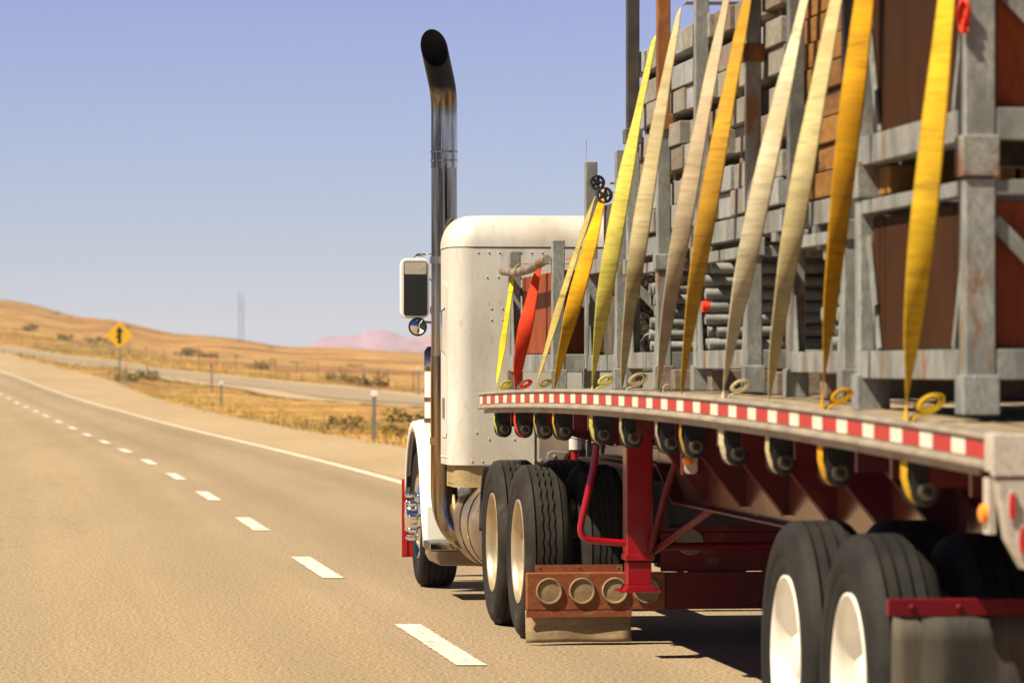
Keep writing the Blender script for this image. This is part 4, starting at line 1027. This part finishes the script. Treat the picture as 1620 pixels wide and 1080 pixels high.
# second rack with discs
v0 = .34; ua, ub = U(975, v0), U(924, v0); zb = deck((ua+ub)/2)+.002
rB = rack('tall narrow galvanised rack filled with ring discs, second from the cab', v0, ua, ub, zb, 2.815, .07, (.10,.19), toprail=False, collars=None)
m = MB(); m.box(.01,.06,.07,ub-ua-.07,2.16-zb,2.24-zb); m.build('mid_rail', M['galv'], rB, bevel=.004)
m = MB(); m.box(.07,2.6-.68-.07,.01,.06,2.16-zb,2.24-zb); m.build('mid_rail', M['galv'], rB, bevel=.004)
def disc_mesh(r=.06, th=.012):
    m = MB()
    m.lathe([(r*.80,-th),(r,-th),(r,th),(r*.80,th),(r*.80,-th)], axis='y', n=28)
    m.lathe([(r*.18,-th*1.3),(r*.36,-th*1.3),(r*.36,th*1.3),(r*.18,th*1.3),(r*.18,-th*1.3)], axis='y', n=20)
    for k in range(5):
        a = 2*PI*k/5; m.bar((r*.35*math.cos(a),0,r*.35*math.sin(a)), (r*.81*math.cos(a),0,r*.81*math.sin(a)), r*.22, th*1.5, up=(0,1,0))
    return m
dd = None; rnd = random.Random(5)
for row in range(9):
    for c in range(12):
        v = v0 + .10 + c*.125 + (row % 2)*.05; u = ua + .10 + rnd.uniform(0,.10); z = zb + .255 + row*.112
        if 2.12 < z+.06 < 2.28 and c < 1: pass
        rot = (rnd.uniform(-.3,.3), rnd.uniform(0,1), TR_A + rnd.uniform(-.3,.5))
        if dd is None:
            dd = disc_mesh().build('ring_disc', M['tube'], None, smooth=True, loc=tw(v,u,z), rot=rot); tag(dd, 'grey spoked ring disc stacked in the tall narrow rack', 'ring disc', 'grey ring discs in the narrow rack')
        else:
            c_ = dup(dd, None, tw(v,u,z), rot)
slab('timber_bearer', M['dunnage'], v0+.1, ua+.25, zb+.19, 2.6-2*v0-.2, ub-ua-.35, 2.58-zb-.19-.02, 'dark timber infill behind the ring discs in the narrow rack', 'timber')
for (px, py, r, lb) in ((945, 289, .043, 'black spoked pulley wheel at the very top of the narrow rack'), (956, 309, .045, 'black spoked pulley wheel below and right of the topmost one')):
    u = ua + .12 if px > 950 else ub-.25; v = v0 + .12
    v = ((px-PX0)/F*(TR_O.y+u*ct) - TR_O.x + u*st)/ct
    z = Z(py, u, v); m = disc_mesh(r, .018); o = m.build('pulley_wheel', M['winch'], None, smooth=True, loc=tw(v,u,z), rot=(0,0,TR_A+.2)); tag(o, lb, 'pulley')
# three tube racks, with a second storey above
v0 = .33
G2 = [('galv', 0, 1.3, 'galv')]
specs = [('first', 989, 1040, {0:[('galv',0,.71,'galv'),('rusty',.712,1.7,'rusty')],1:[('galv',0,.70,'galv'),('black_steel',.702,1.7,'galv_dark')],2:G2,3:G2}),
         ('second', 1096, 1181, {0:[('galv',0,.86,'galv'),('galv',.862,1.7,'rusty')],1:[('galv',0,1.7,'galv')],2:G2,3:G2}),
         ('third', 1243, 1335, {0:[('galv_dark',0,1.6,'galv')],1:[('galv_dark',0,1.6,'galv')],2:G2,3:G2})]
lab = ['galvanised tube rack behind the cream strap, with rusty and dark posts', 'galvanised tube rack in the middle of the load, with the two palest tall posts', 'galvanised tube rack left of the brown box racks, under the timber']
LOWTOP = 2.17
racks = []
for i, (nm, pf, pr, stb) in enumerate(specs):
    ua, ub = U(pr, v0), U(pf, v0); zb = deck((ua+ub)/2)+.002
    racks.append((ua, ub, zb))
    rack(lab[i], v0, ua, ub, zb, LOWTOP, .072, (.105,.19), stubs=stb, braces='plates')
# tubes lying crosswise
tb = None; rnd = random.Random(9)
tspec = [(0, 1014, 7), (1, 1119, 7), (2, 1256, 7)]
tlab = ['grey steel tube lying across the first tube rack nearest the cab', 'grey steel tube lying across the middle tube rack', 'grey steel tube lying across the rearmost tube rack']
tgrp = ['tubes in the first tube rack', 'tubes in the middle tube rack', 'tubes in the rearmost tube rack']
for i, px, n in tspec:
    ua, ub, zb = racks[i]; u_r = [ua+.22, min(U(1119,.36), ub-.2), ua+.32][i]
    for c in range(4):
        u = u_r + .03 + c*.062
        if u > ub-.09: break
        for k in range(n):
            z = zb + .222 + k*.060 + rnd.uniform(-.003,.003); v = .36 + rnd.uniform(-.018,.06)
            loc = tw(v, u + rnd.uniform(-.006,.006) + (k % 2)*.006, z); rot = (0, rnd.uniform(-.006,.012), TR_A + rnd.uniform(-.02,.02))
            red = (i, k) in ((1,3),(2,1),(2,5),(0,2))
            m = MB(); m.tube([(0,0,0),(1.72,0,0)], .0265, 16)
            if tb is None: tb = m.build('steel_tube', M['tube'], None, smooth=True, loc=loc, rot=rot); o = tb
            else: m.bm.free(); o = dup(tb, None, loc, rot)
            tag(o, tlab[i], 'tube', tgrp[i])
            if red and c == 0:
                tag(o, tlab[i] + ', its end painted red', 'tube', tgrp[i] + ' with red ends')
                m = MB(); m.tube([(-.002,0,0),(.032,0,0)], .0278, 16); m.build('red_end', M['cap_red'], o, smooth=True)
# upper storey frames (bases) over the tube racks
def tray(label, v, ua, ub, z0, h=.10):
    e = place('steel_tray', v, ua, z0, label, 'steel tray'); W = 2.6-2*v; L = ub-ua
    for x in (0, W-.06): m = MB(); m.box(x, x+.06, 0, L, .04, .04+h); m.build('side_beam', M['galv'], e, bevel=.004)
    for y in (0, L-.06): m = MB(); m.box(.061, W-.061, y, y+.06, .04, .04+h); m.build('cross_beam', M['galv'], e, bevel=.004)
    for y in (.12, L*.5, L-.2):
        m = MB(); m.box(-.004, .09, y, y+.10, 0, .039); m.build('foot', M['galv'], e)
        m = MB(); m.box(W-.09, W+.004, y, y+.10, 0, .039); m.build('foot', M['galv'], e)
    return e
uA = U(1236, .41); uB = U(999, .41)
tray('long galvanised tray under the stack of grey panels', .41, uA, uB, LOWTOP+.005)
# grey panel stack
rnd = random.Random(21); z = LOWTOP+.16; n = 10; sy = (uB-uA)/n
tier = 0; pl = {}
while z < 3.30:
    for layer in range(2):
        if z > 3.30: break
        for k in range(n):
            v = .405 + rnd.uniform(-.02, .035); mt = rnd.choice(['board','board','board_b','board_c' if tier % 2 else 'board_b'])
            key = mt
            gap = .012 if k != 5 else .05
            if z + .122 > 3.22 and k > 7 and layer == 1: pass
            loc = tw(v, uA+k*sy+rnd.uniform(0,.01), z); rot = (0, 0, TR_A + rnd.uniform(-.006,.006))
            if key not in pl:
                m = MB(); m.box(0, 2.6-.81, 0, sy-.020, 0, .117); o = m.build('grey_panel', M[mt], None, bevel=.006, loc=loc, rot=rot); pl[key] = o
            else: o = dup(pl[key], None, loc, rot)
            tag(o, {'board':'weathered grey panel in the tall stack behind the straps','board_b':'pale grey panel in the tall stack behind the straps','board_c':'brownish grey panel in the tall stack behind the straps'}[mt], 'panel', {'board':'weathered grey panels','board_b':'pale grey panels','board_c':'brownish grey panels'}[mt] + ' of the tall stack')
        z += .122
    # bearers between the tiers
    if z < 3.30:
        m = MB(); m.box(0, .05, 0, uB-uA, 0, .046)
        o = m.build('timber_bearer', M['dunnage'], None, loc=tw(.56, uA, z), rot=(0,0,TR_A)); tag(o, ['dark bearer under the second tier of grey panels','dark bearer under the third tier of grey panels','dark bearer under the fourth tier of grey panels','dark bearer under the top tier of grey panels'][tier], 'bearer')
        for k in range(5):
            u = uA + .25 + k*(uB-uA-.5)/4
            m = MB(); m.box(0, 1.78, 0, .08, 0, .046); o = m.build('timber_block', M['board_c'], None, bevel=.003, loc=tw(.405+.052, u, z), rot=(0,0,TR_A)); 
            tag(o, 'short timber block between two tiers of grey panels', 'timber block', 'timber blocks between the panel tiers')
            m = None
        z += .047
    tier += 1
# timber stack on the third rack
uA3, uB3 = U(1342, .42), U(1246, .42)
tray('short galvanised tray under the orange-brown timber', .42, uA3, uB3, LOWTOP+.005)
rnd = random.Random(33); z = LOWTOP+.155; tb0 = None
while z < 3.45:
    for c in range(5):
        v = .425 + c*.352 + (rnd.uniform(-.012,.012) if c == 0 else 0); loc = tw(v, uA3+rnd.uniform(0,.03), z); rot = (0,0,TR_A+rnd.uniform(-.006,.006))
        if tb0 is None:
            m = MB(); m.box(0, .33, 0, uB3-uA3-.06, 0, .104); tb0 = m.build('timber_beam', M['timber'], None, bevel=.006, loc=loc, rot=rot); o = tb0
        else: o = dup(tb0, None, loc, rot)
        tag(o, 'orange-brown timber beam stacked between the cream straps', 'timber beam', 'orange-brown timber beams')
    z += .110
# rear box racks
v0 = .215; ua, ub = U(1528, v0), U(1352, v0); zb = deck((ua+ub)/2)+.001
r5 = rack('lower galvanised rack of dark brown boxes at the rear of the trailer', v0, ua, ub, zb, 2.24, .10, (.115,.215), panel_brace=False)
zu = 2.245
r6 = rack('upper galvanised rack of dark brown boxes at the rear, stacked on another', v0, ua, ub, zu, 3.43, .10, (.12,.225))
for (base, z0, z1, lb_) in ((zb, zb+.217, 2.17, 'lower'), (zu, zu+.227, 3.36, 'upper')):
    nb = 3; ws = [0.30, 1.35, .26]; y = ua+.115
    for k in range(3):
        L_ = (ub-ua-.23)*ws[k]/sum(ws)
        slab('plywood_box', M['ply_red'] if False else M['ply'], v0+.042, y, z0, 2.6-2*v0-.084, L_-.022, z1-z0, ['narrow dark brown plywood box behind the rear post, %s rack', 'large dark brown plywood box, the widest in the %s rear rack', 'dark brown plywood box at the front of the %s rear rack'][k] % lb_, 'plywood box')
        y += L_
    slab('plywood_sheet', M['ply_red'], v0+.115, ua+.065, z0, 2.6-2*v0-.23, .045, z1-z0, 'red-brown plywood sheet on the tail end of the %s rear rack' % lb_, 'plywood sheet')
for px, dz, lb_ in ((1378,.0,'light timber block wedged between the rear racks, left one'), (1405,0,'dark timber block wedged between the rear racks, right one')):
    u = U(px, .3); slab('timber_block', M['timber'], .28, u-.12, zu+.008, .3, .2, .105, lb_, 'timber block')
# rag hung on the rear post
m = MB(); rows = []
for j in range(10):
    t = j/9; w = .012+.014*math.sin(PI*min(t*1.2,1)); rows.append([(lerp(-w, w, i/5), -.014-.012*math.sin(i*1.7+j*.6), -.11*t) for i in range(6)])
m.grid(rows); o = m.build('warning_rag', M['cap_red'], None, smooth='all', solid=.003, loc=tw(v0-.01, ua-.004, Z(0, ua, v0)), rot=(0,0,TR_A)); tag(o, 'torn orange-red rag tied to the rear post of the upper rack', 'rag')
# panels closing the gap under the load so daylight reads right: deck timbers
k = 0
BL = [(1062,'weathered timber bearer on the deck below the first tube rack'),(1120,'rust-stained bearer on the deck left of the second tube rack'),(1222,'bearer on the deck between second and third tube racks'),(1298,'bearer on the deck under the third tube rack')]
for px, lb_ in BL:
    u = U(px, .36); slab('deck_bearer', M['board_c'], .36, u-.10, deck(u)+.001, 1.9, .12, .10, lb_, 'bearer')

# ================================================================== STRAPS
slabel = {'lime':'thin lime-yellow strap at the front end, over the bent tube','orange':'orange-red ratchet strap near the front of the trailer','pale':'thin faded yellow strap reaching the top of the narrow rack',
 'gold':'bright golden strap left of the lemon yellow one','lemon':'lemon yellow strap in front of the tall stack, left of the rusty post','cream_dark':'stained cream strap with dark lower half, right of the lemon one',
 'tan':'broad tan strap crossing the middle of the grey panels','mustard':'mustard yellow strap with dark lower half','cream':'pale cream strap, left of the two before the timber',
 'cream_yellow':'yellowed cream strap running up past the orange-brown timber','gold_dirty':'dirty golden strap at the left edge of the rear boxes','yellow':'rearmost yellow strap in front of the brown boxes'}
for (pb, pt, pyt, vt, zt, col, pw, bv, bu, wd) in STR:
    ub_ = U(pb, .035) ; ut = ub_
    # the top sits where the measured column crosses its plane
    vv = vt; zz = Z(pyt, U(pt, vt), vt)
    fr = min(1.0, max(.3, (zz-1.47)/(zt-1.47)))
    vpt = lerp(.035, vt, fr); ut_m = U(pt, vpt); ut = ub_ + (ut_m-ub_)/fr
    zr = zc(ub_) + .05
    hw = wd/2
    path = []      # (point, twist, halfwidth)
    path.append((Vector((1.6, ut, zt+.012)), 0)); path.append((Vector((vt+.30, ut, zt+.012)), 0)); path.append((Vector((vt+.03, ut, zt+.010)), 0)); path.append((Vector((vt+.006, ut, zt-.012)), 0))
    n = 56
    for i in range(1, n):
        t = i/n; tt = t**pw
        p = Vector((lerp(vt, .030, t) - bv*math.sin(PI*t)*.6, lerp(ut, ub_, t) + bu*math.sin(PI*t), lerp(zt-.02, zr, t)))
        if pw < .5: tw_ = -R(42)*math.sin(PI*t) 
        else: tw_ = -PI*(.045+.905*tt)
        path.append((p, tw_))
    e_ = 0 if pw < .5 else -PI
    z0 = zc(ub_)
    path += [(Vector((.028, ub_, z0+.03)), e_), (Vector((.026, ub_, z0-.06)), e_), (Vector((.024, ub_, z0-.14)), e_), (Vector((.036, ub_, z0-.185)), e_)]
    for k in range(1, 7):
        a = PI + PI*.75*k/6; path.append((Vector((.0825+.0435*math.cos(a), ub_, z0-.188+.0435*math.sin(a))), e_))
    org = tw(.03, ub_, zr)
    m = MB(); rows = []
    for i, (p, a) in enumerate(path):
        d = (path[min(i+1, len(path)-1)][0] - path[max(i-1, 0)][0]).normalized()
        w = Vector((0,1,0)); w = (w - d*w.dot(d)).normalized(); nrm = d.cross(w)
        wv = w*math.cos(a) + nrm*math.sin(a)
        pinch = 1.0
        cup = .006*math.sin(a)
        cr_j = .003*math.sin(i*.21+pb) + .0016*math.sin(i*.47+pb*.7)
        rows.append([p - Vector((.03, ub_, zr)) + wv*hw*s*pinch + wv.cross(d)*(cup*(s*s) + cr_j*s) for s in (-1,-.84,-.45,0,.45,.84,1)])
    m.grid(rows)
    so = m.build('load_strap', [SM[col], SE_[col]], None, smooth='all', solid=.003, loc=org, rot=(0,0,TR_A), normals=False)
    for i_, p_ in enumerate(so.data.polygons):
        if i_ % 6 in (0, 5): p_.material_index = 1
    tag(so, slabel[col], 'strap', 'webbing straps holding down the load')
    # folded tail tucked beside the strap on the deck
    m = MB(); P = []
    s0 = {'lime':.8,'orange':.75,'pale':.7,'gold':0,'lemon':.85,'cream_dark':1.0,'tan':.35,'mustard':0,'cream':.85,'cream_yellow':0,'gold_dirty':.85,'yellow':1.0}[col]
    if s0:
        loop = [(.0, 0, -.02), (.008, 0, .0)]
        for k in range(49):
            a = R(238) + R(790)*k/48; f_ = 1 - .5*k/48
            loop.append((.062*s0 + .048*s0*f_*math.cos(a) - .012*s0*(1-f_), 0, .046*s0 + .030*s0*f_*math.sin(a) + .35*(.048*s0*f_*math.cos(a))))
        m.grid([[(x, -.035 + .012*j_*(i_/50), z) for j_ in (0,)] + [(x, .035 - .012*(i_/50), z)] for i_, (x, y_, z) in enumerate(loop)])
        m.build('strap_tail', SE_[col], so, smooth='all', solid=.008, loc=(.012, -.02, .004), normals=False)

# ================================================================== AIR
HAZE_D = 0.0001
m = MB(); m.box(-5200, 5200, -1500, 10500, -12, 110); hz = m.build('haze', None or M['glass_light'], None)
hz.data.materials.clear()
hm = bpy.data.materials.new('pale_haze'); hm.use_nodes = True; nt = hm.node_tree
for n_ in list(nt.nodes):
    if n_.type == 'BSDF_PRINCIPLED': nt.nodes.remove(n_)
out = [n_ for n_ in nt.nodes if n_.type == 'OUTPUT_MATERIAL'][0]
pv = nn(nt, 'ShaderNodeVolumePrincipled'); pv.inputs['Color'].default_value = (.58,.70,1.0,1); pv.inputs['Density'].default_value = HAZE_D; pv.inputs['Anisotropy'].default_value = .0
nt.links.new(pv.outputs[0], out.inputs['Volume']); hz.data.materials.append(hm); hz['kind'] = 'stuff'
tag(hz, 'pale haze in the air over the desert', 'haze', kind='stuff')

# ================================================================== LIGHT
SE = R(54); az = (-.866, -.5)
sd = Vector((az[0]*math.cos(SE), az[1]*math.cos(SE), math.sin(SE))).normalized()
sun = bpy.data.lights.new('sun', 'SUN'); sun.energy = 5.0; sun.angle = R(.5); sun.color = (1, .885, .67)
so = bpy.data.objects.new('sun', sun); COL.objects.link(so); so.rotation_euler = (-sd).to_track_quat('-Z', 'Y').to_euler()
w = bpy.data.worlds.new('World'); SC.world = w; w.use_nodes = True; nt = w.node_tree; L = nt.links.new
bg = nt.nodes['Background']
sky = nn(nt, 'ShaderNodeTexSky', sky_type='NISHITA'); sky.sun_disc = False; sky.sun_elevation = SE; sky.sun_rotation = math.atan2(az[0], az[1]); sky.altitude = 1600; sky.air_density = 1.0; sky.dust_density = .6; sky.ozone_density = 2.0
# tint put on the sky by elevation; upper dome darkened to weaken fill light
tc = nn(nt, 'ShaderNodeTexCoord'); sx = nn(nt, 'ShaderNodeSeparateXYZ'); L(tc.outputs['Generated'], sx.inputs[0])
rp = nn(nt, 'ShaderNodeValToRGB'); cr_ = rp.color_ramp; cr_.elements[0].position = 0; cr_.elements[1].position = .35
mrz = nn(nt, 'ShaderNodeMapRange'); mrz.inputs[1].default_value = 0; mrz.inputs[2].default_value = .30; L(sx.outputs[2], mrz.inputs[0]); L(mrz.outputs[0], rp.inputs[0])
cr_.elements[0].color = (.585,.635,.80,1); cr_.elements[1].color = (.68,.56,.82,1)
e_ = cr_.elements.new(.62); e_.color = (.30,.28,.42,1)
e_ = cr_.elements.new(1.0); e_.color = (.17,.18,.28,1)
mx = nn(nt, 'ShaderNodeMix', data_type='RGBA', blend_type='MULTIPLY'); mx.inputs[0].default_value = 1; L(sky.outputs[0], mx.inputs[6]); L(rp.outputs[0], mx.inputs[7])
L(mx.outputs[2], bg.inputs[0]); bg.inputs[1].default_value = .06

# ================================================================== CAMERA
cam = bpy.data.cameras.new('camera'); co = bpy.data.objects.new('camera', cam); COL.objects.link(co)
cam.sensor_width = 36; cam.lens = 36*F/1620; cam.clip_start = .1; cam.clip_end = 30000
co.location = (0, 0, CAMH); co.rotation_euler = (PI/2 + math.atan((HOR-540)/F), 0, 0)
cam.dof.use_dof = True; cam.dof.focus_distance = 26.8; cam.dof.aperture_fstop = 5.0
SC.camera = co
SC.view_settings.view_transform = 'Standard'; SC.view_settings.look = 'None'; SC.view_settings.exposure = 1.1; SC.view_settings.gamma = 1
SC.cycles.max_bounces = 8; SC.cycles.volume_bounces = 1; SC.cycles.use_denoising = True
